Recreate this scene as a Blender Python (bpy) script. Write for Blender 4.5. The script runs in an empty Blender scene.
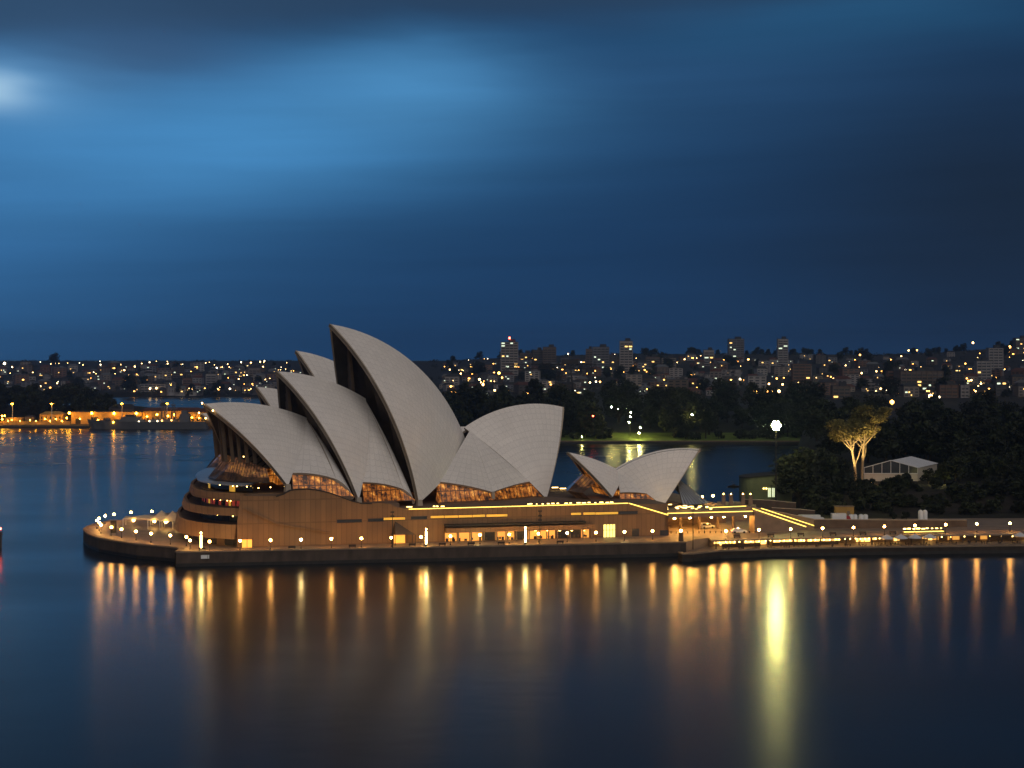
import bpy, bmesh, math, random
from mathutils import Vector, Matrix

# ------------------------------------------------------------------ camera, sky, light
S = bpy.context.scene
COL = S.collection
F, H, HY = 1680.0, 58.0, 352.0          # survey of the view: focal length in pixels, eye height, horizon row
R_ = math.radians
cd = bpy.data.cameras.new('camera'); cam = bpy.data.objects.new('camera', cd); COL.objects.link(cam)
cam.location = (0, 0, H); cam.rotation_euler = (R_(90), 0, 0)
cd.sensor_width = 36; cd.lens = F / 1024 * 36; cd.shift_y = -(384 - HY) / 1024
cd.clip_start = 1; cd.clip_end = 30000
S.camera = cam
S.view_settings.view_transform = 'Standard'; S.view_settings.look = 'None'
S.view_settings.exposure = 0; S.view_settings.gamma = 1; S.view_settings.use_curve_mapping = False
S.cycles.use_denoising = True; S.cycles.denoiser = 'OPENIMAGEDENOISE'; S.cycles.denoising_prefilter = 'ACCURATE'; S.cycles.use_adaptive_sampling = False
S.cycles.max_bounces = 6; S.cycles.diffuse_bounces = 2; S.cycles.glossy_bounces = 3
S.cycles.sample_clamp_indirect = 4
S.cycles.use_light_tree = True

def lin(r, g, b):
    f = lambda c: (c/255/12.92 if c <= 10 else ((c/255+.055)/1.055)**2.4)
    return (f(r), f(g), f(b), 1)

W = bpy.data.worlds.new('World'); S.world = W; W.use_nodes = True
def build_sky():
    nt = W.node_tree; N = nt.nodes; L = nt.links
    for n in list(N): N.remove(n)
    def math_(op, a, b=None, c=None, clamp=False):
        n = N.new('ShaderNodeMath'); n.operation = op; n.use_clamp = clamp
        for i, x in enumerate((a, b, c)):
            if x is None: continue
            if isinstance(x, (int, float)): n.inputs[i].default_value = x
            else: L.new(x, n.inputs[i])
        return n.outputs[0]
    def mixc(f, a, b, mode='MIX'):
        n = N.new('ShaderNodeMix'); n.data_type = 'RGBA'; n.blend_type = mode; n.clamp_factor = False
        for i, x in ((0, f), (6, a), (7, b)):
            if isinstance(x, (int, float)): n.inputs[i].default_value = x
            elif isinstance(x, tuple): n.inputs[i].default_value = x
            else: L.new(x, n.inputs[i])
        return n.outputs[2]
    tc = N.new('ShaderNodeTexCoord')
    sp = N.new('ShaderNodeSeparateXYZ'); L.new(tc.outputs['Generated'], sp.inputs[0])
    az = math_('ARCTAN2', sp.outputs[0], sp.outputs[1]); el = math_('ARCSINE', sp.outputs[2])
    # drifting cloud streaks bend the bands a little
    cb = N.new('ShaderNodeCombineXYZ'); L.new(math_('MULTIPLY', az, 3.2), cb.inputs[0])
    L.new(math_('ADD', math_('MULTIPLY', el, 15.0), math_('MULTIPLY', az, 1.4)), cb.inputs[1])
    nz = N.new('ShaderNodeTexNoise'); nz.inputs['Scale'].default_value = 1.0; nz.inputs['Detail'].default_value = 4; nz.inputs['Roughness'].default_value = .5
    L.new(cb.outputs[0], nz.inputs['Vector'])
    wob = math_('SUBTRACT', nz.outputs['Fac'], .5)
    elw = math_('ADD', el, math_('MULTIPLY', wob, .045))
    azw = math_('ADD', az, math_('MULTIPLY', wob, .10))
    def blob(a0, e0, sa, se, k=1.0):
        x = math_('DIVIDE', math_('SUBTRACT', azw, a0), sa); y = math_('DIVIDE', math_('SUBTRACT', elw, e0), se)
        r = math_('ADD', math_('MULTIPLY', x, x), math_('MULTIPLY', y, y))
        return math_('MULTIPLY', math_('EXPONENT', math_('MULTIPLY', r, -1.0)), k)
    A = lambda px: math.atan((px-512)/F)
    E_ = lambda py: math.atan((HY-py)/F)
    col = lin(24, 56, 93)
    col = mixc(blob(A(1010), E_(215), .145, .105, .85), col, lin(23, 36, 54))
    col = mixc(blob(A(-200), E_(215), .235, .085, .85), col, lin(53, 114, 170))
    col = mixc(blob(A(200), E_(136), .155, .038, .93), col, lin(74, 145, 202))
    col = mixc(blob(A(410), E_(86), .085, .028, .80), col, lin(78, 144, 196))
    col = mixc(blob(A(60), E_(150), .10, .035, .55), col, lin(64, 128, 182))
    col = mixc(blob(A(690), E_(70), .12, .045, .45), col, lin(46, 88, 130))
    col = mixc(blob(A(860), E_(18), .13, .022, .55), col, lin(38, 88, 126))
    # long thin streaks drawn out by the wind
    cs = N.new('ShaderNodeCombineXYZ'); L.new(math_('MULTIPLY', az, 2.2), cs.inputs[0]); L.new(math_('ADD', math_('MULTIPLY', el, 40.0), math_('MULTIPLY', az, -1.2)), cs.inputs[1])
    n2 = N.new('ShaderNodeTexNoise'); n2.inputs['Scale'].default_value = 1.0; n2.inputs['Detail'].default_value = 5; n2.inputs['Roughness'].default_value = .55; L.new(cs.outputs[0], n2.inputs['Vector'])
    stk = math_('ADD', math_('MULTIPLY', math_('SUBTRACT', n2.outputs['Fac'], .5), .5), 1.0)
    vs = N.new('ShaderNodeVectorMath'); vs.operation = 'SCALE'; L.new(col, vs.inputs[0]); L.new(stk, vs.inputs['Scale']); col = vs.outputs[0]
    # the heavy grey cloud across the top of the view
    top = N.new('ShaderNodeMapRange'); top.interpolation_type = 'SMOOTHSTEP'
    L.new(math_('SUBTRACT', elw, math_('MULTIPLY', az, .05)), top.inputs['Value'])
    top.inputs['From Min'].default_value = E_(46); top.inputs['From Max'].default_value = E_(-4)
    col = mixc(math_('MULTIPLY', top.outputs[0], .92), col, lin(40, 64, 92))
    col = mixc(blob(A(135), E_(60), .070, .024, .85), col, lin(52, 82, 118))
    col = mixc(blob(A(-10), E_(100), .050, .020, .7), col, lin(104, 160, 208)); col = mixc(blob(A(-18), E_(104), .021, .011, .9), col, lin(168, 204, 230))
    col = mixc(blob(-.95, .26, .45, .30, .85), col, lin(92, 142, 190))
    # overhead: dull cloud
    up = N.new('ShaderNodeMapRange'); up.interpolation_type = 'SMOOTHSTEP'; L.new(el, up.inputs['Value'])
    up.inputs['From Min'].default_value = .21; up.inputs['From Max'].default_value = .42
    col = mixc(up.outputs[0], col, lin(44, 46, 54))
    # afterglow in the west, behind the viewer
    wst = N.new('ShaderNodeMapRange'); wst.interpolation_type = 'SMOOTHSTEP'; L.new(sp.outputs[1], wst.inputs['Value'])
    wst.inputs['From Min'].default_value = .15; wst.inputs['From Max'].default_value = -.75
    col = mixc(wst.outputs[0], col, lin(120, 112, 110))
    sky = N.new('ShaderNodeTexSky'); sky.sky_type = 'NISHITA'; sky.sun_disc = False
    sky.sun_elevation = R_(SUN_EL); sky.sun_rotation = R_(SUN_ROT)
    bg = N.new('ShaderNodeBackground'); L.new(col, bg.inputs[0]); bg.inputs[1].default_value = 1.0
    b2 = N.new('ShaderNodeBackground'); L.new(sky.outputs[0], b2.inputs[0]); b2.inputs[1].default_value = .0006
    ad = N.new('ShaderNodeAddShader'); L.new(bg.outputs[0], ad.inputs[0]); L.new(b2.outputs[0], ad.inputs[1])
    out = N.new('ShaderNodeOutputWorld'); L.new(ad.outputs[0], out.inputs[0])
SUN_EL, SUN_ROT = 4.0, 205.0
build_sky()
# the last soft light out of the west, wide as the glowing part of the sky
sd = bpy.data.lights.new('afterglow', 'SUN'); sd.energy = .78; sd.angle = R_(70); sd.color = (1.0, .93, .87)
so = bpy.data.objects.new('afterglow', sd); COL.objects.link(so)
d = Vector((-.34, .75, -.58)); so.rotation_euler = d.to_track_quat('-Z', 'Y').to_euler()

# ------------------------------------------------------------------ helpers
def at(px, py, Y): return Vector(((px-512)/F*Y, Y, H-(py-HY)*Y/F))
def onz(px, py, z):
    Y = (H-z)*F/(py-HY); return Vector(((px-512)/F*Y, Y, z))

def tag(o, label=None, cat=None, group=None, kind=None):
    if label: o['label'] = label
    if cat: o['category'] = cat
    if group: o['group'] = group
    if kind: o['kind'] = kind
    return o
def empty(name, loc, rz=0, label=None, cat=None, group=None):
    o = bpy.data.objects.new(name, None); COL.objects.link(o); o.location = loc; o.rotation_euler = (0, 0, rz)
    return tag(o, label, cat, group)
def link(o): COL.objects.link(o); return o
KIDS = {}
def copy_tree(o, parent=None, data=None):
    c = o.copy(); COL.objects.link(c)
    if parent: c.parent = parent; KIDS.setdefault(parent, []).append(c)
    for ch in list(KIDS.get(o, [])): copy_tree(ch, c)
    return c

class MB:
    def __init__(s): s.v = []; s.f = []; s.m = []; s.sm = []; s.uv = {}
    def add(s, vs, fs, m=0, smooth=False, uvs=None):
        b = len(s.v); s.v += [tuple(x) for x in vs]
        for i, f in enumerate(fs):
            if uvs: s.uv[len(s.f)] = [uvs[k] for k in f]
            s.f.append([b+k for k in f]); s.m.append(m); s.sm.append(smooth)
        return s
    def box(s, c, d, rz=0, m=0, taper=1.0):
        cx, cy, cz = c; a, b, h = d[0]/2, d[1]/2, d[2]/2; cs, sn = math.cos(rz), math.sin(rz); vs = []
        for z, k in ((-h, 1), (h, taper)):
            for x, y in ((-a, -b), (a, -b), (a, b), (-a, b)):
                x *= k; y *= k
                vs.append((cx+x*cs-y*sn, cy+x*sn+y*cs, cz+z))
        return s.add(vs, [(3, 2, 1, 0), (4, 5, 6, 7), (0, 1, 5, 4), (1, 2, 6, 5), (2, 3, 7, 6), (3, 0, 4, 7)], m)
    def prism(s, poly, z0, z1, m=0, inset=0):
        n = len(poly); vs = [(p[0], p[1], z0) for p in poly]
        vs += [(p[0], p[1], z1) for p in poly]
        ar = sum(poly[i][0]*poly[(i+1) % n][1]-poly[(i+1) % n][0]*poly[i][1] for i in range(n))
        q = [(i, (i+1) % n, n+(i+1) % n, n+i) for i in range(n)]
        fs = [tuple(range(n-1, -1, -1)), tuple(range(n, 2*n))] + q
        if ar < 0: fs = [f[::-1] for f in fs]
        return s.add(vs, fs, m)
    def tube(s, p0, p1, r0, r1=None, n=8, m=0, smooth=True):
        p0 = Vector(p0); p1 = Vector(p1); r1 = r0 if r1 is None else r1
        d = (p1-p0).normalized(); a = d.orthogonal().normalized(); b = d.cross(a); vs = []
        for p, r in ((p0, r0), (p1, r1)):
            for i in range(n):
                t = 2*math.pi*i/n; vs.append(p+a*(r*math.cos(t))+b*(r*math.sin(t)))
        s.add(vs, [(i, (i+1) % n, n+(i+1) % n, n+i) for i in range(n)], m, smooth)
        return s.add(vs, [tuple(range(n-1, -1, -1)), tuple(range(n, 2*n))], m)
    def lathe(s, prof, c=(0, 0, 0), n=12, m=0, smooth=True):
        vs = []; k = len(prof)
        for r, z in prof:
            for i in range(n):
                t = 2*math.pi*i/n; vs.append((c[0]+r*math.cos(t), c[1]+r*math.sin(t), c[2]+z))
        fs = [(j*n+i, j*n+(i+1) % n, (j+1)*n+(i+1) % n, (j+1)*n+i) for j in range(k-1) for i in range(n)]
        return s.add(vs, fs, m, smooth)
    def ball(s, c, r, m=0, n=8, sz=1.0):
        k = max(3, n//2); prof = [(max(.001, r*math.sin(math.pi*j/k)), -r*sz*math.cos(math.pi*j/k)) for j in range(k+1)]
        return s.lathe(prof, c, n, m)
    def grid(s, rows, m=0, smooth=True, uv=None, flip=False):
        nr, nc = len(rows), len(rows[0]); vs = [p for r in rows for p in r]
        us = [u for r in uv for u in r] if uv else None
        fs = [(i*nc+j, i*nc+j+1, (i+1)*nc+j+1, (i+1)*nc+j) for i in range(nr-1) for j in range(nc-1)]
        if flip: fs = [f[::-1] for f in fs]
        return s.add(vs, fs, m, smooth, us)
    def poly(s, pts, m=0): return s.add(pts, [tuple(range(len(pts)))], m)
    def slab(s, pts, nrm, th, m=0):
        n = len(pts); nrm = Vector(nrm).normalized()*th; a = [Vector(p) for p in pts]; b = [p-nrm for p in a]
        return s.add(a+b, [tuple(range(n)), tuple(range(2*n-1, n-1, -1))]+[(i, n+i, n+(i+1) % n, (i+1) % n) for i in range(n)], m)
    def build(s, name, mats, parent=None, world=True):
        me = bpy.data.meshes.new(name)
        off = Vector((0, 0, 0))
        if parent is not None and world:
            q = parent
            while q is not None: off += q.location; q = q.parent
        me.from_pydata([(v[0]-off.x, v[1]-off.y, v[2]-off.z) for v in s.v], [], s.f)
        mats = mats if isinstance(mats, (list, tuple)) else [mats]
        for m in mats: me.materials.append(m)
        me.polygons.foreach_set('material_index', s.m); me.polygons.foreach_set('use_smooth', s.sm)
        if s.uv:
            ul = me.uv_layers.new(name='UVMap')
            for i, p in enumerate(me.polygons):
                u = s.uv.get(i)
                if u:
                    for k, li in enumerate(p.loop_indices): ul.data[li].uv = u[k]
        me.update()
        o = bpy.data.objects.new(name, me); COL.objects.link(o)
        if parent is not None: o.parent = parent; KIDS.setdefault(parent, []).append(o)
        return o

# ------------------------------------------------------------------ materials
M = {}
def mat(name, col, rough=.7, metal=0, var=.18, scale=.35, spec=.4, bump=0, stretch=(1, 1, 1), col2=None):
    m = bpy.data.materials.new(name); m.use_nodes = True; nt = m.node_tree; N = nt.nodes; L = nt.links
    p = N['Principled BSDF']; p.inputs['Roughness'].default_value = rough; p.inputs['Metallic'].default_value = metal
    p.inputs['Specular IOR Level'].default_value = spec
    tc = N.new('ShaderNodeTexCoord'); mp = N.new('ShaderNodeMapping'); mp.inputs['Scale'].default_value = stretch
    L.new(tc.outputs['Object'], mp.inputs[0])
    nz = N.new('ShaderNodeTexNoise'); nz.inputs['Scale'].default_value = scale; nz.inputs['Detail'].default_value = 5
    L.new(mp.outputs[0], nz.inputs['Vector'])
    cr = N.new('ShaderNodeValToRGB'); cr.color_ramp.elements[0].position = .3; cr.color_ramp.elements[1].position = .7
    c2 = col2 or tuple(c*(1+var) for c in col); c1 = tuple(c*(1-var) for c in col)
    cr.color_ramp.elements[0].color = (*c1[:3], 1); cr.color_ramp.elements[1].color = (*c2[:3], 1)
    L.new(nz.outputs['Fac'], cr.inputs[0]); L.new(cr.outputs[0], p.inputs['Base Color'])
    if bump:
        b = N.new('ShaderNodeBump'); b.inputs['Strength'].default_value = bump; b.inputs['Distance'].default_value = .1
        L.new(nz.outputs['Fac'], b.inputs['Height']); L.new(b.outputs[0], p.inputs['Normal'])
    m['ramp'] = cr.name; M[name] = m
    return m
def emis(name, col, strength, sample=True):
    m = bpy.data.materials.new(name); m.use_nodes = True; p = m.node_tree.nodes['Principled BSDF']
    p.inputs['Base Color'].default_value = (*[min(1, c) for c in col[:3]], 1); p.inputs['Emission Color'].default_value = (*col[:3], 1)
    p.inputs['Emission Strength'].default_value = strength; p.inputs['Roughness'].default_value = .4
    if not sample: m.cycles.emission_sampling = 'NONE'
    M[name] = m; return m
def panel_mat(name, col, px, pz, joint=.72, rough=.75, direction=0.25, var=.12):
    """precast cladding: vertical joints every px metres along the wall, level joints every pz metres"""
    m = mat(name, col, rough, var=var, scale=.12); nt = m.node_tree; N = nt.nodes; L = nt.links
    p = N['Principled BSDF']; cr = N[m['ramp']]
    tc = N.new('ShaderNodeTexCoord'); sp = N.new('ShaderNodeSeparateXYZ'); L.new(tc.outputs['Object'], sp.inputs[0])
    def mt(op, a, b=None):
        n = N.new('ShaderNodeMath'); n.operation = op
        for i, x in enumerate((a, b)):
            if x is None: continue
            if isinstance(x, (int, float)): n.inputs[i].default_value = x
            else: L.new(x, n.inputs[i])
        return n.outputs[0]
    along = mt('ADD', mt('MULTIPLY', sp.outputs[0], math.cos(direction)), mt('MULTIPLY', sp.outputs[1], math.sin(direction)))
    fx = mt('FRACT', mt('DIVIDE', along, px)); fz = mt('FRACT', mt('DIVIDE', sp.outputs[2], pz))
    ln = mt('MAXIMUM', mt('LESS_THAN', fx, .13), mt('LESS_THAN', fz, .05))
    # each panel its own tone
    wn = N.new('ShaderNodeTexWhiteNoise'); wn.noise_dimensions = '2D'
    cb = N.new('ShaderNodeCombineXYZ'); L.new(mt('FLOOR', mt('DIVIDE', along, px)), cb.inputs[0]); L.new(mt('FLOOR', mt('DIVIDE', sp.outputs[2], pz)), cb.inputs[1])
    L.new(cb.outputs[0], wn.inputs['Vector'])
    tone = mt('ADD', mt('MULTIPLY', wn.outputs['Value'], .2), .9)
    k = mt('MULTIPLY', tone, mt('SUBTRACT', 1.0, mt('MULTIPLY', ln, 1-joint)))
    mx = N.new('ShaderNodeVectorMath'); mx.operation = 'SCALE'; L.new(cr.outputs[0], mx.inputs[0]); L.new(k, mx.inputs['Scale'])
    L.new(mx.outputs[0], p.inputs['Base Color'])
    return m
def tile_mat(name, col):
    m = mat(name, col, .42, var=.05, scale=.08, spec=.5); nt = m.node_tree; N = nt.nodes; L = nt.links
    p = N['Principled BSDF']; cr = N[m['ramp']]
    uv = N.new('ShaderNodeUVMap'); sp = N.new('ShaderNodeSeparateXYZ'); L.new(uv.outputs[0], sp.inputs[0])
    def mt(op, a, b=None):
        n = N.new('ShaderNodeMath'); n.operation = op
        for i, x in enumerate((a, b)):
            if x is None: continue
            if isinstance(x, (int, float)): n.inputs[i].default_value = x
            else: L.new(x, n.inputs[i])
        return n.outputs[0]
    fu = mt('FRACT', sp.outputs[0]); tri = mt('ABSOLUTE', mt('SUBTRACT', fu, .5))
    vv = mt('DIVIDE', mt('ADD', sp.outputs[1], mt('MULTIPLY', tri, 1.1)), 2.3)
    fv = mt('FRACT', vv)
    ln = mt('MAXIMUM', mt('LESS_THAN', fu, .10), mt('LESS_THAN', fv, .12))
    wn = N.new('ShaderNodeTexWhiteNoise'); wn.noise_dimensions = '2D'
    cb = N.new('ShaderNodeCombineXYZ'); L.new(mt('FLOOR', sp.outputs[0]), cb.inputs[0]); L.new(mt('FLOOR', vv), cb.inputs[1]); L.new(cb.outputs[0], wn.inputs['Vector'])
    k = mt('MULTIPLY', mt('ADD', mt('MULTIPLY', wn.outputs['Value'], .07), .95), mt('SUBTRACT', 1.0, mt('MULTIPLY', ln, .14)))
    mx = N.new('ShaderNodeVectorMath'); mx.operation = 'SCALE'; L.new(cr.outputs[0], mx.inputs[0]); L.new(k, mx.inputs['Scale'])
    L.new(mx.outputs[0], p.inputs['Base Color'])
    return m
def lit_glass(name, cols, strength, su=1.0, sv=1.0, bars=.12, dark=.25):
    """lit interior seen through glazing: warm patches, darker furniture, thin bars between the panes (UV in metres)"""
    m = bpy.data.materials.new(name); m.use_nodes = True; nt = m.node_tree; N = nt.nodes; L = nt.links
    p = N['Principled BSDF']; p.inputs['Base Color'].default_value = (.03, .02, .015, 1); p.inputs['Roughness'].default_value = .2
    uv = N.new('ShaderNodeUVMap'); sp = N.new('ShaderNodeSeparateXYZ'); L.new(uv.outputs[0], sp.inputs[0])
    nz = N.new('ShaderNodeTexNoise'); nz.inputs['Scale'].default_value = .30; nz.inputs['Detail'].default_value = 4; nz.inputs['Roughness'].default_value = .75
    L.new(uv.outputs[0], nz.inputs['Vector'])
    cr = N.new('ShaderNodeValToRGB'); el = cr.color_ramp.elements
    el[0].position = .40; el[0].color = (*[c*dark for c in cols[0][:3]], 1); el[1].position = .70; el[1].color = (*cols[2][:3], 1)
    e = el.new(.54); e.color = (*cols[1][:3], 1)
    L.new(nz.outputs['Fac'], cr.inputs[0])
    def mt(op, a, b=None):
        n = N.new('ShaderNodeMath'); n.operation = op
        for i, x in enumerate((a, b)):
            if x is None: continue
            if isinstance(x, (int, float)): n.inputs[i].default_value = x
            else: L.new(x, n.inputs[i])
        return n.outputs[0]
    ln = mt('MAXIMUM', mt('LESS_THAN', mt('FRACT', mt('DIVIDE', sp.outputs[0], su)), bars), mt('LESS_THAN', mt('FRACT', mt('DIVIDE', sp.outputs[1], sv)), bars*.5))
    L.new(cr.outputs[0], p.inputs['Emission Color'])
    L.new(mt('MULTIPLY', mt('SUBTRACT', 1.0, mt('MULTIPLY', ln, .85)), strength), p.inputs['Emission Strength'])
    m.cycles.emission_sampling = 'NONE'
    M[name] = m; return m

tile_mat('cream_tile', (.77, .73, .685))
mat('rib_concrete', (.36, .30, .235), .8, var=.12)
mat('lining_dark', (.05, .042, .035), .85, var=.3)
panel_mat('podium_panel', (.225, .128, .062), 1.45, 6.4)
mat('podium_deck', (.16, .105, .07), .8)
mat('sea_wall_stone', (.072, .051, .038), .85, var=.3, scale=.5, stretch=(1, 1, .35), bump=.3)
mat('wall_foot_dark', (.018, .016, .014), .6, var=.4, scale=.6)  # darker band along the foot of the sea walls
mat('paving', (.23, .17, .125), .55, var=.2, scale=.2)
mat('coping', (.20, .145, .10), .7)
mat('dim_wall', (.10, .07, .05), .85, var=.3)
mat('dark_metal', (.025, .022, .02), .5, .3)
mat('grey_metal', (.2, .2, .2), .5, .5)
mat('bronze_fin', (.065, .047, .032), .4, .4, var=.3)
mat('mullion_bronze', (.12, .085, .055), .5, .2)
mat('bronze_glass', (.007, .006, .006), .12, 0, spec=.8, var=.5)
mat('canopy_roof', (.33, .38, .45), .3, .3)
mat('white_canvas', (.60, .61, .64), .8, var=.05)
def translucent_canvas():
    m = mat('tent_canvas', (.72, .66, .56), .8, var=.04); nt = m.node_tree; p = nt.nodes['Principled BSDF']; tr = nt.nodes.new('ShaderNodeBsdfTranslucent'); tr.inputs[0].default_value = (.75, .66, .5, 1)
    mx = nt.nodes.new('ShaderNodeMixShader'); mx.inputs[0].default_value = .4; nt.links.new(p.outputs[0], mx.inputs[1]); nt.links.new(tr.outputs[0], mx.inputs[2]); nt.links.new(mx.outputs[0], nt.nodes['Material Output'].inputs[0])
translucent_canvas()
mat('cream_canvas', (.45, .40, .34), .8, var=.06)
mat('dark_wood', (.05, .035, .025), .6)
mat('white_paint', (.75, .75, .73), .3, var=.04)
mat('red_paint', (.35, .03, .03), .4)
mat('tyre', (.015, .015, .015), .8)
mat('car_glass', (.012, .014, .018), .08, spec=.9)
mat('soil', (.011, .010, .006), .9, var=.4, scale=.1)
mat('lawn', (.085, .13, .018), .9, var=.35, scale=.12)
mat('hill_ground', (.010, .011, .010), .95, var=.5, scale=.02)
mat('cliff_rock', (.02, .015, .011), .9, var=.5, scale=.25, bump=.6)
mat('bark', (.03, .022, .017), .9, var=.3, scale=2)
mat('pale_bark', (.20, .165, .115), .8, var=.2, scale=1.5)
mat('leaf_dark', (.010, .013, .006), .8, var=.5, scale=.25)
mat('leaf_mid', (.020, .027, .009), .8, var=.5, scale=.25)
mat('leaf_gum', (.12, .105, .035), .75, var=.4, scale=.3)
mat('naval_grey', (.085, .09, .10), .6, var=.12)
mat('roof_red', (.08, .034, .026), .8)
mat('roof_slate', (.03, .031, .036), .8)
mat('roof_pale', (.10, .108, .12), .8)
for i, c in enumerate([(.17, .15, .135), (.10, .078, .065), (.23, .22, .22), (.062, .058, .06), (.12, .07, .05), (.12, .125, .145)]):
    mat('house_wall_%d' % i, c, .85, var=.15, scale=.15)
mat('window_dark', (.02, .022, .026), .25, spec=.6)
mat('sand_wall', (.40, .24, .06), .8)
WARM = (1.0, .60, .22); SODIUM = (1.0, .42, .06); WHITE = (1.0, .88, .62); YEL = (1.0, .78, .30)
emis('globe', (1, .46, .10), 112)
emis('ceiling_globe', (1, .48, .10), 260)
emis('globe_pale', (1, .68, .25), 80)
emis('globe_white', (1, .66, .2), 60)
emis('globe_hot', (1, .92, .30), 260)
emis('strip', (1, .66, .12), 3.0)
emis('bar_light', (1, .58, .15), 22)
emis('small_light', (1, .64, .18), 8)
emis('bar_panel', (1, .56, .14), 3.2)
emis('lit_door', (1, .47, .07), 1.1)
emis('lit_bay', (1, .47, .09), .75)
emis('lit_bright', (1, .80, .22), 1.7)
emis('slot_glow', (1, .56, .07), .42)
emis('garden_lamp', (1, .86, .24), 560)
emis('sodium', (1, .42, .02), 85)
emis('sodium_panel', (1, .40, .05), 2.5)
emis('red_lamp', (1, .08, .04), 30, False)
emis('city_warm', (1, .58, .20), 14)
emis('city_white', (1, .82, .52), 8, False)
emis('city_amber', (1, .42, .08), 14)
emis('city_window', (1, .58, .16), 2.6, False)
emis('city_window_cool', (.8, .95, .7), 1.3, False)
emis('red_window', (.75, .10, .08), .13, False)
lit_glass('foyer_glass', [(.22, .05, .01), (.6, .17, .02), (1.9, .85, .15)], .68, 1.6, 3.2, .16, .10)
lit_glass('skirt_glass', [(.24, .10, .05), (.42, .17, .07), (1.1, .45, .08)], .36, 1.1, 30, .22, .25)

# ------------------------------------------------------------------ water and land
def water():
    m = bpy.data.materials.new('harbour_water'); m.use_nodes = True; nt = m.node_tree; N = nt.nodes; L = nt.links
    p = N['Principled BSDF']; p.inputs['Base Color'].default_value = (.006, .010, .016, 1)
    p.inputs['IOR'].default_value = 1.33; p.inputs['Specular IOR Level'].default_value = .55
    tc = N.new('ShaderNodeTexCoord')
    def noise(sc, st, det=3):
        mp = N.new('ShaderNodeMapping'); mp.inputs['Scale'].default_value = st; L.new(tc.outputs['Object'], mp.inputs[0])
        n = N.new('ShaderNodeTexNoise'); n.inputs['Scale'].default_value = sc; n.inputs['Detail'].default_value = det; L.new(mp.outputs[0], n.inputs['Vector']); return n.outputs['Fac']
    mr = N.new('ShaderNodeMapRange'); L.new(noise(.012, (1, 1.6, 1)), mr.inputs['Value'])
    mr.inputs['From Min'].default_value = .3; mr.inputs['From Max'].default_value = .7
    mr.inputs['To Min'].default_value = .19; mr.inputs['To Max'].default_value = .245
    # the open harbour beyond the point is ruffled by wind, the cove in front lies smoother
    spx = N.new('ShaderNodeSeparateXYZ'); L.new(tc.outputs['Object'], spx.inputs[0]); wd = N.new('ShaderNodeMapRange'); wd.interpolation_type = 'SMOOTHSTEP'; L.new(spx.outputs[1], wd.inputs['Value'])
    wd.inputs['From Min'].default_value = 560; wd.inputs['From Max'].default_value = 1000; wd.inputs['To Min'].default_value = 0; wd.inputs['To Max'].default_value = .05
    sm = N.new('ShaderNodeMath'); L.new(mr.outputs[0], sm.inputs[0]); L.new(wd.outputs[0], sm.inputs[1])
    L.new(sm.outputs[0], p.inputs['Roughness'])
    b = N.new('ShaderNodeBump'); b.inputs['Strength'].default_value = .025; b.inputs['Distance'].default_value = 1.0
    L.new(noise(.10, (.7, 1.3, 1), 4), b.inputs['Height']); L.new(b.outputs[0], p.inputs['Normal'])
    M['water'] = m
    mb = MB(); mb.poly([(-9000, -200, 0), (9000, -200, 0), (9000, 12000, 0), (-9000, 12000, 0)])
    tag(mb.build('water', m), kind='structure')
water()

def sstep(a, b, x):
    t = max(0., min(1., (x-a)/(b-a))); return t*t*(3-2*t)
def interp(tab, x):
    if x <= tab[0][0]: return tab[0][1]
    for (a, b), (c, d) in zip(tab, tab[1:]):
        if x <= c: return b+(d-b)*(x-a)/(c-a)
    return tab[-1][1]
RIDGE = [(-200, 359), (0, 361), (150, 361), (300, 361), (400, 361), (445, 361), (480, 359), (540, 356), (620, 354), (720, 354), (800, 354), (870, 355), (950, 352), (1024, 346), (1200, 340)]
def shore(px): return 2165-(2165-1064)*sstep(380, 450, px)
def ridge_d(px): return 3300-500*sstep(380, 480, px)
def hill_z(X, Y):
    px = 512+F*X/Y; s0 = shore(px); r = ridge_d(px); top = H-(interp(RIDGE, px)-HY)*r/F
    if Y < s0: return -3
    if Y > r: return top-(Y-r)*.03
    if px < 415:
        return 1.2+(top-1.2)*sstep(-.45, 1, (Y-s0)/(r-s0))**1.5
    t = (Y-s0)/(r-s0)
    mid = interp([(0, 1.2), (.02, 3.5), (.08, 9), (.25, 13), (.45, 22), (.7, top*.62), (1, top)], t)
    return mid
def hills():
    mb = MB(); ks = [-.62+i*(1.30/110) for i in range(111)]; rows = []
    for k in ks:
        px = 512+F*k; s0 = shore(px); r = ridge_d(px); row = [(k*(s0-1), s0-1, -3), (k*s0, s0, .8)]
        for j in range(1, 26):
            Y = s0+(r-s0)*(j/25)**1.25; row.append((k*Y, Y, hill_z(k*Y, Y)))
        for Y in (r+250, r+900): row.append((k*Y, Y, hill_z(k*Y, Y)))
        rows.append(row)
    mb.grid(rows, flip=True); tag(mb.build('hills', M['hill_ground']), kind='structure')
hills()

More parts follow.
